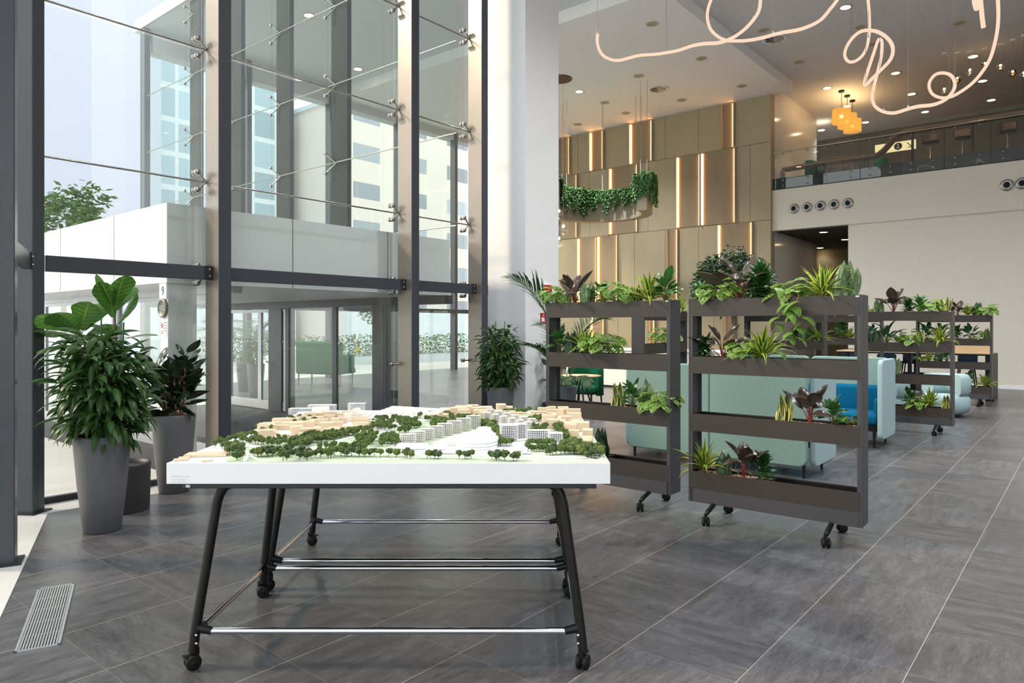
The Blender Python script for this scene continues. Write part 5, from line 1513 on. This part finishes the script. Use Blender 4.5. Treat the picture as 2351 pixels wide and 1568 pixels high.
nA = len(pathA)
A = [at(px, py, 12.0 + 1.1 * sin(i * .31) + .35 * sin(i * .9)) for i, (px, py) in enumerate(pathA)]
t = thing('pendant_rope_light', 'looping warm white LED rope light hung under the ceiling', 'pendant light', A[0])
SP = smooth(A, 2, 4)
MB().tube([p - A[0] for p in SP], .027, 10).build('light_tube', M['rope'], t)
for i in (0, 9, 17, 33, 45, 51, 58, 60, 72, 74, 80, 88):
    p = A[i] - A[0]
    zt = (CEIL_LOW if (A[i].x > 13.71 and A[i].y > 7.34) else CEIL) - A[0].z
    MB().tube([p, (p.x + .03 * (i % 3 - 1), p.y, zt)], .004, 5).build('wire', M['stainless'], t)
    MB().tube([p + Vector((0, 0, .02)), p + Vector((0, 0, .055))], .014, 8).build('clip', M['alu'], t)
B = [at(px, py, 11.5 + .05 * i) for i, (px, py) in enumerate([(2236, -40), (2237, 0), (2240, 16), (2242, 20), (2244, 16), (2247, 0), (2248, -40), (2250, -20), (2252, 10), (2255, 40), (2258, 64)])]
t = thing('pendant_rope_light', 'short separate LED rope light loop hanging beside the long one', 'pendant light', B[0])
MB().tube([p - B[0] for p in smooth(B, 2, 3)], .036, 10).build('light_tube', M['rope'], t)
MB().tube([(0, 0, 0), (0, 0, CEIL - B[0].z)], .004, 5).build('wire', M['stainless'], t)
# ---------------------------------------------------------------- pendants
for i, ((cx_, cy_), (px, py0, py1, wpx)) in enumerate((((1932, 208), (1932, 252, 283, 40)), ((1945, 219), (1945.5, 263, 293, 41)), ((1957, 230), (1957, 275, 303, 38)))):
    p = on_z(cx_, cy_, CEIL); X, Z = camxy(p); z1_, z0_ = HC + (HY - py0) / F * Z, HC + (HY - py1) / F * Z
    r_ = wpx / 2 / F * Z
    t = thing('drum_pendant', f'glowing amber drum pendant over the balcony table, {ORD[i]} counted from the white side wall', 'pendant light', (p.x, p.y, 0), 0, 'three drum pendants')
    MB().lathe([(.09, CEIL - .05), (.09, CEIL)], 20).build('cap', M['black'], t)
    MB().tube([(0, 0, z1_ - .1), (0, 0, CEIL - .02)], .008, 6).build('cord', M['black'], t)
    MB().lathe([(r_, z0_), (r_, z1_), (r_ - .01, z1_), (r_ - .01, z0_), (r_, z0_)], 36, cap=False).build('shade', M['shade'], t)
    MB().blob((0, 0, (z0_ + z1_) / 2), .06, 2, 0).build('bulb', M['bulb'], t)
    PEND.append((p.x, p.y, z1_ + .04))
M['globe'] = glass_mat('thin_glass', (.97, .96, .93), .08, 1.0)
M['amber'] = glass_mat('smoked_amber_glass', (.55, .36, .2), .10, 1.0)
for i, ((cx_, cy_), (gx, gy)) in enumerate((((2168, 122), (2169, 208)), ((2198, 121), (2199, 183)), ((2226.5, 118), (2227, 165)), ((2261.5, 111), (2262, 149)), ((2297, 101), (2297, 154)), ((2325, 91.5), (2325.5, 168)), ((2351, 81), (2350, 171)))):
    p = on_z(cx_, cy_, CEIL); X, Z = camxy(p); zg = HC + (HY - gy) / F * Z
    t = thing('globe_pendant', f'{"clear" if i % 2 == 0 else "smoked amber"} glass globe pendant, {ORD[i]} of the row above the balcony edge', 'pendant light', (p.x, p.y, 0), 0, 'row of globe pendants')
    MB().lathe([(.07, CEIL - .025), (.07, CEIL)], 16).build('cap', M['white'], t)
    MB().tube([(0, 0, zg + .08), (0, 0, CEIL - .01)], .004, 5).build('cord', M['stainless'], t)
    MB().blob((0, 0, zg), .095, 3, 0).build('globe', M['globe'] if i % 2 == 0 else M['amber'], t)
    MB().blob((0, 0, zg + .045), .032, 2, 0).build('bulb', M['bulb'], t)
p = on_z(1285, 181, CEIL_LOW); X, Z = camxy(p)
t = thing('pendant_cluster', 'cluster of clear glass drop lamps on a round bronze ceiling plate beside the white column', 'pendant light', (p.x, p.y, 0))
MB().lathe([(.36, CEIL_LOW - .03), (.37, CEIL_LOW)], 40).build('ceiling_plate', simple('bronze_plate', (96, 84, 72), .3, .6), t)
for (gx, gy, dz) in ((1293.5, 528, 0), (1283, 493, .35), (1283, 556, -.2)):
    q = at(gx, gy, Z + dz) - Vector((p.x, p.y, 0))
    MB().tube([(q.x, q.y, q.z + .2), (q.x * .6, q.y * .6, CEIL_LOW - .02)] if False else [(q.x, q.y, q.z + .2), (q.x, q.y, CEIL_LOW - .02)], .004, 5).build('cord', M['stainless'], t)
    g = MB().lathe([(.0, -.19), (.06, -.18), (.115, -.11), (.14, .0), (.12, .10), (.06, .17), (.02, .19)], 28, tuple(q)).build('globe', M['globe'], t)
    MB().blob(tuple(q + Vector((0, 0, .11))), .045, 2, 0).build('bulb', M['bulb'], t)

# ================================================================== balcony
FB = 6.28
t = thing('balustrade', 'glass balustrade with a steel handrail along the balcony', 'railing', (XB - .05, 7.9, 0))
ys = [on_x(px, 400, XB - .05)[1] - 7.9 for px in (1779, 1874, 1975, 2068, 2168, 2276, 2400)]
for i in range(6):
    a, b = ys[i] - .01, ys[i + 1] + .01
    g = MB().slab(-.008, .008, b, a, 5.98, 7.40).build('glass_panel', M['clear'], t)
    m = MB()
    for y in (a - .25, b + .25):
        for z in (6.06, 6.24): m.lathe([(0, -.02), (.028, -.018), (.028, 0)], 12, (-.008, y, z), True, 'x')
        m.lathe([(0, -.02), (.022, -.018), (.022, .03)], 12, (-.008, y, 7.06), True, 'x')
    m.build('clamp', M['stainless'], g)
MB().tube([(-.06, -.02, 7.12), (-.06, ys[-1], 7.12)], .022, 10).build('handrail', M['stainless'], t)
for i, (px, py) in enumerate(((1823, 479), (1853, 475.5), (1884, 472.5), (1915, 469.5), (1947, 466.5), (2312, 425), (2347, 421))):
    p = on_x(px, py, XB)
    lb = f'round steel jet air nozzle on the balcony front, {ORD[i]} from the white side wall' if i < 5 else f'round steel jet air nozzle, {("nearer the row of five", "at the outer end")[i - 5]} of the separate pair'
    t = thing('air_vent_nozzle', lb, 'air vent', (p.x, p.y, p.z), 0, 'jet nozzles on the balcony front')
    MB().lathe([(.150, 0), (.155, -.012), (.14, -.03), (.112, -.035)], 36, (0, 0, 0), True, 'x', False).build('flange', M['stainless'], t)
    MB().lathe([(.12, -.03), (.115, -.075), (.10, -.09), (.07, -.05), (.066, -.03)], 36, (0, 0, 0), True, 'x', False).build('nozzle', M['alu'], t)
    MB().lathe([(0, -.045), (.07, -.045)], 24, (0, 0, 0), True, 'x').build('throat', M['rubber'], t)
# wooden ribbon: bench that climbs into a bar counter
xr = 22.95
rib = [on_x(px, py, xr) for px, py in ((1795, 385), (1850, 375.5), (1925, 364), (1988, 356))] + [on_x(px, py, xr) for px, py in ((2008, 352), (2022, 343), (2036, 328), (2050, 312), (2063, 302), (2078, 296))] + [on_x(px, py, xr) for px, py in ((2110, 291), (2200, 277), (2300, 260.5), (2400, 244))]
t = thing('ribbon_counter', 'wooden ribbon bench that rises into a bar counter behind the balustrade', 'counter', (xr, 0, FB))
P = [[Vector((dx_, p.y, p.z - FB + dz_)) for dx_, dz_ in ((0, 0), (.45, 0), (.45, -.07), (0, -.07), (0, 0))] for p in smooth(rib, 1, 2)]
m = MB().sheet(P, False); m.add(P[0][:4], [[0, 1, 2, 3]]); m.build('ribbon', M['walnut'], t)
for px in (1791, 1985, 1885):
    p = on_x(px, 380, xr); zt = min(rib, key=lambda q: abs(q.y - p.y)).z - FB - .06
    m = MB()
    for dx_ in (.03, .42): m.box((dx_, p.y, zt / 2), (.03, .03, zt))
    m.box((.22, p.y, zt - .02), (.42, .03, .03)).build('leg', M['black'], t)
for px in (2092, 2232):
    p = on_x(px, 320, xr); m = MB().box((.1, p.y, .55), (.03, .03, 1.1)).box((.3, p.y, .55), (.03, .03, 1.1)); m.build('leg', M['black'], t)
tb = at(1928, 352, 23.1)
t = thing('balcony_table', 'large round brown table with a white lamp on the balcony', 'table', (tb.x, tb.y, FB))
zt = .80
MB().lathe([(0, zt - .04), (.70, zt - .04), (.76, zt - .02), (.76, zt), (0, zt)], 48).build('tabletop', M['walnut'], t)
for k in range(4):
    a = k * pi / 2 + .3
    MB().tube([(.5 * cos(a), .5 * sin(a), 0), (.35 * cos(a), .35 * sin(a), zt - .04)], [.025, .04], 10).build('leg', M['oak'], t)
t = thing('table_lamp', 'low white dome lamp on the round balcony table', 'lamp', (tb.x, tb.y, FB + zt))
MB().lathe([(.16, 0), (.19, .03), (.17, .10), (.08, .15), (0, .16)], 32).build('dome', M['white'], t)
for i, (px, Z, rz, lab) in enumerate(((1868, 22.9, 1.2, 'green shell chair on the balcony at the white-wall side of the round table'), (2018, 22.6, -2.2, 'green shell chair on the balcony below the rising wooden ribbon'), (2003, 24.4, -2.6, 'green shell chair on the balcony behind the round table'))):
    p = W((px - CX) / F * Z, Z); easy_chair(lab, Vector((p.x, p.y, FB)), YAW + rz, 'green', .80, 'black', .60)
for i, px in enumerate((2137, 2211, 2314)):
    X0 = on_x(px, 330, 23.75)
    t = thing('counter_stool', f'taupe swivel stool with chrome post at the balcony counter, {ORD[i]} from the rising ribbon', 'stool', (23.75, X0.y, FB), 0, 'swivel stools at the balcony counter')
    MB().lathe([(0, .80), (.20, .80), (.235, .84), (.22, .86), (0, .86)], 28).build('seat', M['black'], t)
    P = [[((.22 + .02 * i_ / 4) * cos(a), (.22 + .02 * i_ / 4) * sin(a), .85 + .30 * i_ / 4 - .05 * abs(sin(a)) * i_ / 4) for a in [radians(-110 + 220 * k / 14) for k in range(15)]] for i_ in range(5)]
    P2 = [[(p[0] * .92, p[1] * .92, p[2]) for p in row][::-1] for row in P]
    MB().sheet(P).sheet(P2).build('backrest', M['stool'], t)
    MB().lathe([(.028, .02), (.028, .45), (.018, .46), (.018, .80)], 14).build('post', M['chrome'], t)
    m = MB(); m.tube([(.2 * cos(k * pi / 12), .2 * sin(k * pi / 12), .30) for k in range(25)], .010, 6); m.tube([(-.2, 0, .30), (.2, 0, .30)], .009, 6); m.build('foot_ring', M['chrome'], t)
    MB().lathe([(.23, 0), (.23, .012), (.05, .03)], 28).build('foot', M['chrome'], t)
# wayfinding sign
p = on_x(2062, 336, 27.5)
t = thing('hanging_sign', 'backlit cream sign with a round pictogram and an arrow on the balcony', 'sign', (27.5, p.y, p.z))
MB().slab(0, .06, -.55, .75, -.16, .16).build('sign_box', emit('backlit_cream', (226, 206, 150), .75), t)
sg = MB().lathe([(0, -.004), (.13, -.004)], 28, (0, -.0, 0), False, 'x'); sg.build('pictogram_disc', M['black'], t)
fg = MB(); fg.lathe([(0, -.007), (.022, -.007)], 12, (0, .01, .075), False, 'x'); fg.box((-.006, 0, 0), (.003, .03, .09)).box((-.006, -.03, -.06), (.003, .06, .022)).box((-.006, .03, -.07), (.003, .022, .06))
fg.build('pictogram_figure', M['white'], t)
ar = MB()
def bar(a, b, w=.014):
    a, b = Vector(a), Vector(b); d = (b - a); L = d.length; d.normalize(); s_ = Vector((-d.y, d.x)) * w
    ar.add([(-.004, *(a + s_)), (-.004, *(a - s_)), (-.004, *(b - s_)), (-.004, *(b + s_))], [[0, 1, 2, 3]])
bar((-.28, .09), (-.44, -.08)); bar((-.44, -.08), (-.31, -.08)); bar((-.44, -.08), (-.44, .05))
ar.build('arrow', M['black'], t)

# ================================================================== signs on the entrance column and white column
def word(txt, size, mat, parent, loc, rot, ext=.001, align='CENTER'):
    cu = bpy.data.curves.new('lettering', 'FONT'); cu.body = txt; cu.size = size; cu.extrude = ext; cu.align_x = align; cu.align_y = 'CENTER'
    o = text_mesh(cu, mat, parent, loc); o.rotation_euler = rot
    return o
RX = (pi / 2, 0, -pi / 2)          # lettering that reads from the -x side
xs = CXL + .02
ycen = CY0 + .115
p9 = on_x(385.5, 668, xs)
t = thing('number_plate', 'white house number plate reading 9 on the canopy column', 'sign', (xs, ycen, p9.z))
MB().slab(-.012, -.001, -.085, .085, -.085, .095).build('plate', M['white'], t)
word('9', .13, M['darksteel'], t, (-.0135, 0, 0), RX)
p9 = on_x(385.5, 707, xs)
t = thing('round_plaque', 'round dark metal plaque with raised letters on the canopy column', 'plaque', (xs, ycen, p9.z))
MB().lathe([(.105, -.001), (.105, -.022), (.098, -.028), (.084, -.028), (.08, -.022), (0, -.022)], 40, (0, 0, 0), True, 'x').build('disc', simple('bronze_glass', (118, 116, 104), .4, 0), t)
word('LEED', .052, M['alu'], t, (-.024, 0, .006), RX); word('GOLD', .022, M['alu'], t, (-.024, 0, -.036), RX)
m = MB()
for k in range(24):
    pass
m.lathe([(.092, -.0285), (.092, -.030), (.088, -.030), (.088, -.0285)], 40, (0, 0, 0), True, 'x', False).build('ring', M['alu'], t)
p9 = on_x(388, 754, xs)
t = thing('notice_sign', 'small white notice with a red ring on the canopy column', 'notice', (xs, ycen, p9.z))
MB().slab(-.004, -.001, -.075, .065, -.085, .085).build('sheet', M['white'], t)
MB().lathe([(.026, -.005), (.026, -.006), (.019, -.006), (.019, -.005)], 24, (0, .035, .03), True, 'x', False).box((-.0055, .035, .03), (.001, .008, .05)).build('ring_symbol', M['red'], t)
MB().slab(-.006, -.005, .015, .055, -.06, -.03).build('red_field', simple('salmon_print', (236, 150, 128), .6), t)
m = MB()
for k in range(4): m.slab(-.006, -.005, -.06, -.01, .06 - .03 * k, .066 - .03 * k)
m.build('text_lines', M['gap'], t)
pr = on_y(1250, 663, 6.755)
t = thing('emergency_box', 'red and white emergency box on the white column above the palm', 'wall box', (pr.x, 6.755, pr.z))  # wall-mounted emergency box with a red cover
MB().slab(-.10, .11, -.06, -.001, -.075, .075, .008).build('housing', M['white'], t); MB().slab(-.095, .105, -.075, -.06, -.05, .06, .006).build('red_cover', M['red'], t)
pr = on_y(1247, 731, 6.755)
t = thing('fire_sign', 'square red fire sign on the white column behind the palm', 'sign', (pr.x, 6.755, pr.z))
MB().slab(-.075, .075, -.006, -.001, -.085, .085).build('sheet', M['red'], t); MB().slab(-.045, .03, -.008, -.006, -.05, .02).build('symbol', M['white'], t); MB().lathe([(0, -.0085), (.014, -.0085)], 12, (0, 0, .05), False, 'y').build('flame_dot', M['white'], t)
# ================================================================== lobby wing behind the glass
def wing_sofa(label, p, rz):
    t = thing('lobby_sofa', label, 'sofa', p, rz, 'green sofas in the wing')
    MB().cushion((0, .30, .78), (1.5, .14, .9), .06, 3).build('backrest', M['green'], t)
    MB().cushion((0, -.05, .42), (1.46, .68, .16), .05, 3).build('seat', M['green'], t)
    for x in (-.68, .68):
        MB().cushion((x, 0, .62), (.10, .66, .5), .04, 3).build('armrest', M['green'], t)
        for y in (-.28, .3): MB().tube([(x, y, 0), (x, y, .36)], [.015, .022], 8).build('leg', M['walnut'], t)
wing_sofa('green high-back sofa in the glazed wing, nearer the sliding doors', Vector((11.6, 16.6, 0)), 1.9)
wing_sofa('green high-back sofa in the glazed wing, nearer the street window', Vector((14.6, 17.3, 0)), -1.9)
t = thing('kentia_palm', 'palm in a grey pot inside the wing behind the sliding doors', 'potted plant', Vector((9.2, 16.6, 0)))
tall_pot(t, .20, .135, .775); kentia(t, .73, [(a * 1.05, d2(74 - 12 * (a % 2)), 1.6, d2(85)) for a in range(6)], 5)
t = thing('potted_fig', 'narrow-leaved fig inside the wing beyond the entrance', 'potted plant', Vector((8.7, 15.2, 0)))
tall_pot(t, .20, .135, .775); alii(t, .775, .86, .34, 200, 12)

# ================================================================== street side
M['bcream'] = facade_mat('cream_facade', (255, 236, 224), (190, 192, 198), .16, .27, .52, .42)
M['bblue'] = facade_mat('blue_glass_facade', (236, 240, 242), (186, 206, 216), .42, .34, .88, .84)
M['bgrey'] = facade_mat('pale_stone_facade', (208, 209, 217), (186, 189, 200), .16, .018, .62, .97)
def building(name, label, c, s_, rz, mat, flank=None):
    t = thing(name, label, 'building', (c[0], c[1], -.8), rz)
    MB().box((0, 0, s_[2] / 2), s_).build('walls', M[mat], t)
    MB().box((0, 0, s_[2] + .2), (s_[0] + .6, s_[1] + .6, .4)).build('parapet', M['canopy'], t)
    MB().box((0, -s_[1] / 2 - .25, 2.0), (s_[0], .5, 4.0)).build('plinth', M['canopy'], t)
    return t
building('office_building', 'sunlit cream office building across the street behind the glass wing', (54, 62, 0), (27, 14, 24), 0, 'bcream')
building('office_building', 'blue glass office tower seen between the dark wing columns', (33, 68, 0), (13, 12, 40), 0, 'bblue')
building('office_building', 'pale grey stone tower filling the upper glass by the entrance', (16.5, 66, 0), (18, 14, 46), 0, 'bgrey')
def street_tree(label, loc, H, R_, seed):
    t = thing('street_tree', label, 'tree', loc, 0, 'street trees')
    r = random.Random(seed)
    MB().tube([(0, 0, 0), (.05, .02, H * .3), (0, 0, H * .62)], [.16, .12, .07], 8).build('trunk', M['bark'], t)
    m = MB()
    cl = [(r.gauss(0, R_ * .45), r.gauss(0, R_ * .45), H * r.uniform(.5, .95), R_ * r.uniform(.3, .55)) for _ in range(11)]
    for k in range(1500):
        x, y, z, q = r.choice(cl); d = Vector((r.gauss(0, 1), r.gauss(0, 1), r.gauss(0, .8))).normalized() * q * r.uniform(.4, 1)
        m.leaf((x + d.x, y + d.y, z + d.z), r.uniform(0, 6.28), radians(r.uniform(-40, 40)), r.uniform(.22, .38), .2, pf_dia, .4, .2, 2, 3, r.uniform(-1, 1))
    m.build('crown', LM['stree'], t)
LM['stree'] = leaf_mat('street_tree_leaf', [(0, (96, 126, 66)), (1, (76, 108, 56))], .6, .3, var=.5)
LM['hedge'] = leaf_mat('hedge_leaf', [(0, (120, 150, 76)), (1, (92, 128, 60))], .6, .3, var=.5)
street_tree('street tree rising above the white canopy next to the dark corner post', Vector((9.7, 31, -.8)), 8.2, 1.9, 1)
street_tree('street tree over the canopy roof between the wing columns', Vector((23.4, 33, -.8)), 6.6, 2.0, 2)
street_tree('street tree seen through the wing above the hedge', Vector((30.5, 37.5, -.8)), 6.4, 2.0, 3)
street_tree('small street tree seen through the wing near the walking person', Vector((25.6, 42, -.8)), 6.0, 1.8, 4)
m = MB(); r = random.Random(6)
for k in range(2600): m.leaf((r.uniform(-13, 13), r.uniform(-.7, .7), r.uniform(.0, 1.7)), r.uniform(0, 6.28), radians(r.uniform(-40, 40)), .32, .2, pf_dia, .4, .2, 2, 3, r.uniform(-1, 1))
o = m.build('hedge', LM['hedge'], None, (36, 47, -.8)); tag(o, 'clipped green hedge beyond the street', 'hedge', None, 'stuff')
def car(label, loc, rz, mat):
    t = thing('car', label, 'car', loc, rz, 'cars in the street')
    prof = [(-2.1, .35), (-2.15, .75), (-1.9, .92), (-1.35, 1.0), (-.75, 1.42), (.75, 1.46), (1.55, 1.05), (2.1, .9), (2.15, .4), (1.9, .3), (-1.9, .3)]
    m = MB()
    P = [[(x * (.97 if s_ in (-1, 1) else 1), .85 * s_ * (.84 if z > 1.05 else 1), z) for s_ in (-1, -.9, .9, 1)] for x, z in prof + [prof[0]]]
    m.sheet(P); n = len(prof)
    for j in (0, 3): m.add([P[i][j] for i in range(n)], [list(range(n))])
    m.build('body', mat, t)
    m = MB()
    for s_ in (-1, 1): m.add([(-1.2, s_ * .80, 1.0), (-.72, s_ * .73, 1.36), (.70, s_ * .73, 1.38), (1.35, s_ * .80, 1.04)], [[0, 1, 2, 3]])
    m.build('side_window', M['darksteel'], t)
    for x in (-1.3, 1.3):
        for y in (-.76, .76): MB().lathe([(.1, -.1), (.30, -.1), (.32, -.05), (.32, .05), (.30, .1), (.1, .1)], 24, (x, y, .32), True, 'y').build('wheel', M['rubber'], t)
car('white car parked in the street beyond the canopy doors', Vector((3.0, 26.5, -.8)), .1, M['white'])
car('pale car passing behind the glazed wing', Vector((19.5, 30, -.8)), 0, M['bwhite'])
# walking person with a yellow suitcase, far across the street
pp = at(814, 778, 62.0); gz = -.8
t = thing('person', 'person in a pale shirt and grey trousers with a backpack walking across the street', 'person', (pp.x, pp.y, gz), YAW)
me = bpy.data.meshes.new('body')
J = {'pel': (0, 0, .95), 'che': (.02, 0, 1.28), 'nek': (.03, 0, 1.47), 'hed': (.05, 0, 1.60), 'top': (.05, 0, 1.70), 'lh': (0, -.09, .90), 'lk': (.20, -.09, .52), 'la': (.24, -.09, .10), 'lt': (.40, -.09, .04),
     'rh': (0, .09, .90), 'rk': (.0, .09, .50), 'ra': (-.24, .09, .16), 'rt': (-.14, .09, .05), 'ls': (.02, -.18, 1.40), 'le': (-.08, -.22, 1.14), 'lw': (.05, -.22, .92), 'lf': (.08, -.22, .82), 'rs': (.02, .18, 1.40), 're': (.0, .22, 1.12), 'rw': (.16, .22, .92), 'rf': (.20, .22, .83)}
names = list(J); E = [('pel', 'che'), ('che', 'nek'), ('nek', 'hed'), ('hed', 'top'), ('pel', 'lh'), ('lh', 'lk'), ('lk', 'la'), ('la', 'lt'), ('pel', 'rh'), ('rh', 'rk'), ('rk', 'ra'), ('ra', 'rt'), ('che', 'ls'), ('ls', 'le'), ('le', 'lw'), ('lw', 'lf'), ('che', 'rs'), ('rs', 're'), ('re', 'rw'), ('rw', 'rf')]
me.from_pydata([J[k] for k in names], [(names.index(a), names.index(b)) for a, b in E], [])
o = link('body', me, t); me.materials.append(simple('skin', (206, 160, 132), .6))
sk = o.modifiers.new('Skin', 'SKIN')
RR = {'pel': .13, 'che': .15, 'nek': .06, 'hed': .095, 'top': .07, 'lh': .095, 'lk': .065, 'la': .045, 'lt': .04, 'rh': .095, 'rk': .065, 'ra': .045, 'rt': .04, 'ls': .07, 'le': .048, 'lw': .035, 'lf': .03, 'rs': .07, 're': .048, 'rw': .035, 'rf': .03}
for i, k in enumerate(names):
    v = me.skin_vertices[0].data[i]; v.radius = (RR[k], RR[k]); v.use_root = (k == 'pel')
o.modifiers.new('Sub', 'SUBSURF').levels = 1
MB().blob((.0, 0, 1.2), .2, 2, .05, 2, 1, (.75, 1.0, 1.45)).build('shirt', M['white'], t)
m = MB()
for s_, a, b, c in ((-1, (0, -.09, .95), (.20, -.09, .52), (.24, -.09, .12)), (1, (0, .09, .95), (0, .09, .50), (-.24, .09, .18))): m.tube([a, b, c], [.125, .085, .07], 10)
m.build('trousers', simple('grey_trousers', (150, 154, 166), .8), t)
MB().blob((.03, 0, 1.66), .105, 2, .05, 2, 2, (1, .95, .9)).build('hair', simple('dark_hair', (60, 44, 34), .7), t)
MB().cushion((-.2, 0, 1.24), (.16, .3, .42), .06, 3).build('backpack', simple('grey_backpack', (128, 132, 140), .8), t)
ps = at(822, 790, 60.5)
t = thing('suitcase', 'small yellow suitcase behind the walking person', 'suitcase', (ps.x, ps.y, gz), YAW)
MB().cushion((0, 0, .36), (.42, .28, .6), .06, 3).build('shell', simple('yellow_shell', (236, 210, 60), .4), t)
MB().tube([(-.14, .1, .64), (-.14, .1, .95), (.14, .1, .95), (.14, .1, .64)], .012, 6).build('handle', M['alu'], t)
for x in (-.15, .15): MB().lathe([(0, -.03), (.05, -.03), (.05, .03), (0, .03)], 12, (x, 0, .05), True, 'y').build('wheel', M['rubber'], t)

# ================================================================== camera, light, colour
cam = bpy.data.cameras.new('camera'); co = bpy.data.objects.new('camera', cam); COL.objects.link(co)
co.location = (0, 0, HC); co.rotation_euler = (pi / 2, 0, YAW)
cam.sensor_width = 36; cam.sensor_fit = 'HORIZONTAL'; cam.lens = F / 2351 * 36
cam.shift_x = (2351 / 2 - CX) / 2351; cam.shift_y = -(1568 / 2 - HY) / 2351
cam.clip_start = .05; cam.clip_end = 400
bpy.context.scene.camera = co
w = bpy.data.worlds.new('sky'); bpy.context.scene.world = w; w.use_nodes = True
nt = w.node_tree; nt.nodes.clear()
o = nt.nodes.new('ShaderNodeOutputWorld'); b = nt.nodes.new('ShaderNodeBackground')
tc = nt.nodes.new('ShaderNodeTexCoord'); sp = nt.nodes.new('ShaderNodeSeparateXYZ'); rp = nt.nodes.new('ShaderNodeValToRGB')
nt.links.new(tc.outputs['Generated'], sp.inputs[0]); nt.links.new(sp.outputs[2], rp.inputs[0])
rp.color_ramp.elements[0].position = 0; rp.color_ramp.elements[0].color = (1, .99, .97, 1)
rp.color_ramp.elements[1].position = .8; rp.color_ramp.elements[1].color = (.74, .85, 1.0, 1)
nt.links.new(rp.outputs[0], b.inputs[0]); b.inputs[1].default_value = SKY
nt.links.new(b.outputs[0], o.inputs[0])
s = bpy.data.lights.new('sun', 'SUN'); s.energy = SUN; s.angle = radians(8); s.color = (1, .80, .58)
so = bpy.data.objects.new('sun', s); COL.objects.link(so)
sd = Vector(SUNDIR)
so.rotation_euler = sd.to_track_quat('Z', 'Y').to_euler()
for i, p in enumerate(LIGHTS):
    warm = p[0] > 15 and p[1] < 7.3
    L = bpy.data.lights.new('downlight_lamp', 'SPOT'); L.energy = LAMP_W * (.04 if p[2] < 5 else .22 if warm else .30 if p[0] < 8 else 1.9 if p[1] > 7.4 else 1.6); L.spot_size = radians(75 if warm else 130); L.spot_blend = .6; L.shadow_soft_size = .12
    L.color = (1, .72, .42) if warm else (.98, .99, 1)
    lo = bpy.data.objects.new('downlight_lamp', L); COL.objects.link(lo); lo.location = p
for p in PEND:                                               # the lamps inside the drum shades shine up to the ceiling too
    L = bpy.data.lights.new('drum_lamp', 'POINT'); L.energy = 12; L.color = (1, .62, .28); L.shadow_soft_size = .06
    lo = bpy.data.objects.new('drum_lamp', L); COL.objects.link(lo); lo.location = p
sc = bpy.context.scene
sc.view_settings.view_transform = 'Standard'; sc.view_settings.look = 'None'; sc.view_settings.exposure = EXPO; sc.view_settings.gamma = 1
sc.view_settings.use_curve_mapping = False
cy = sc.cycles
cy.use_denoising = True; cy.denoiser = 'OPENIMAGEDENOISE'; cy.denoising_input_passes = 'RGB_ALBEDO_NORMAL'
cy.max_bounces = 9; cy.diffuse_bounces = 4; cy.glossy_bounces = 4; cy.transmission_bounces = 4; cy.transparent_max_bounces = 28
cy.sample_clamp_indirect = 6; cy.caustics_reflective = False; cy.caustics_refractive = False
cy.use_adaptive_sampling = True; cy.adaptive_threshold = .02
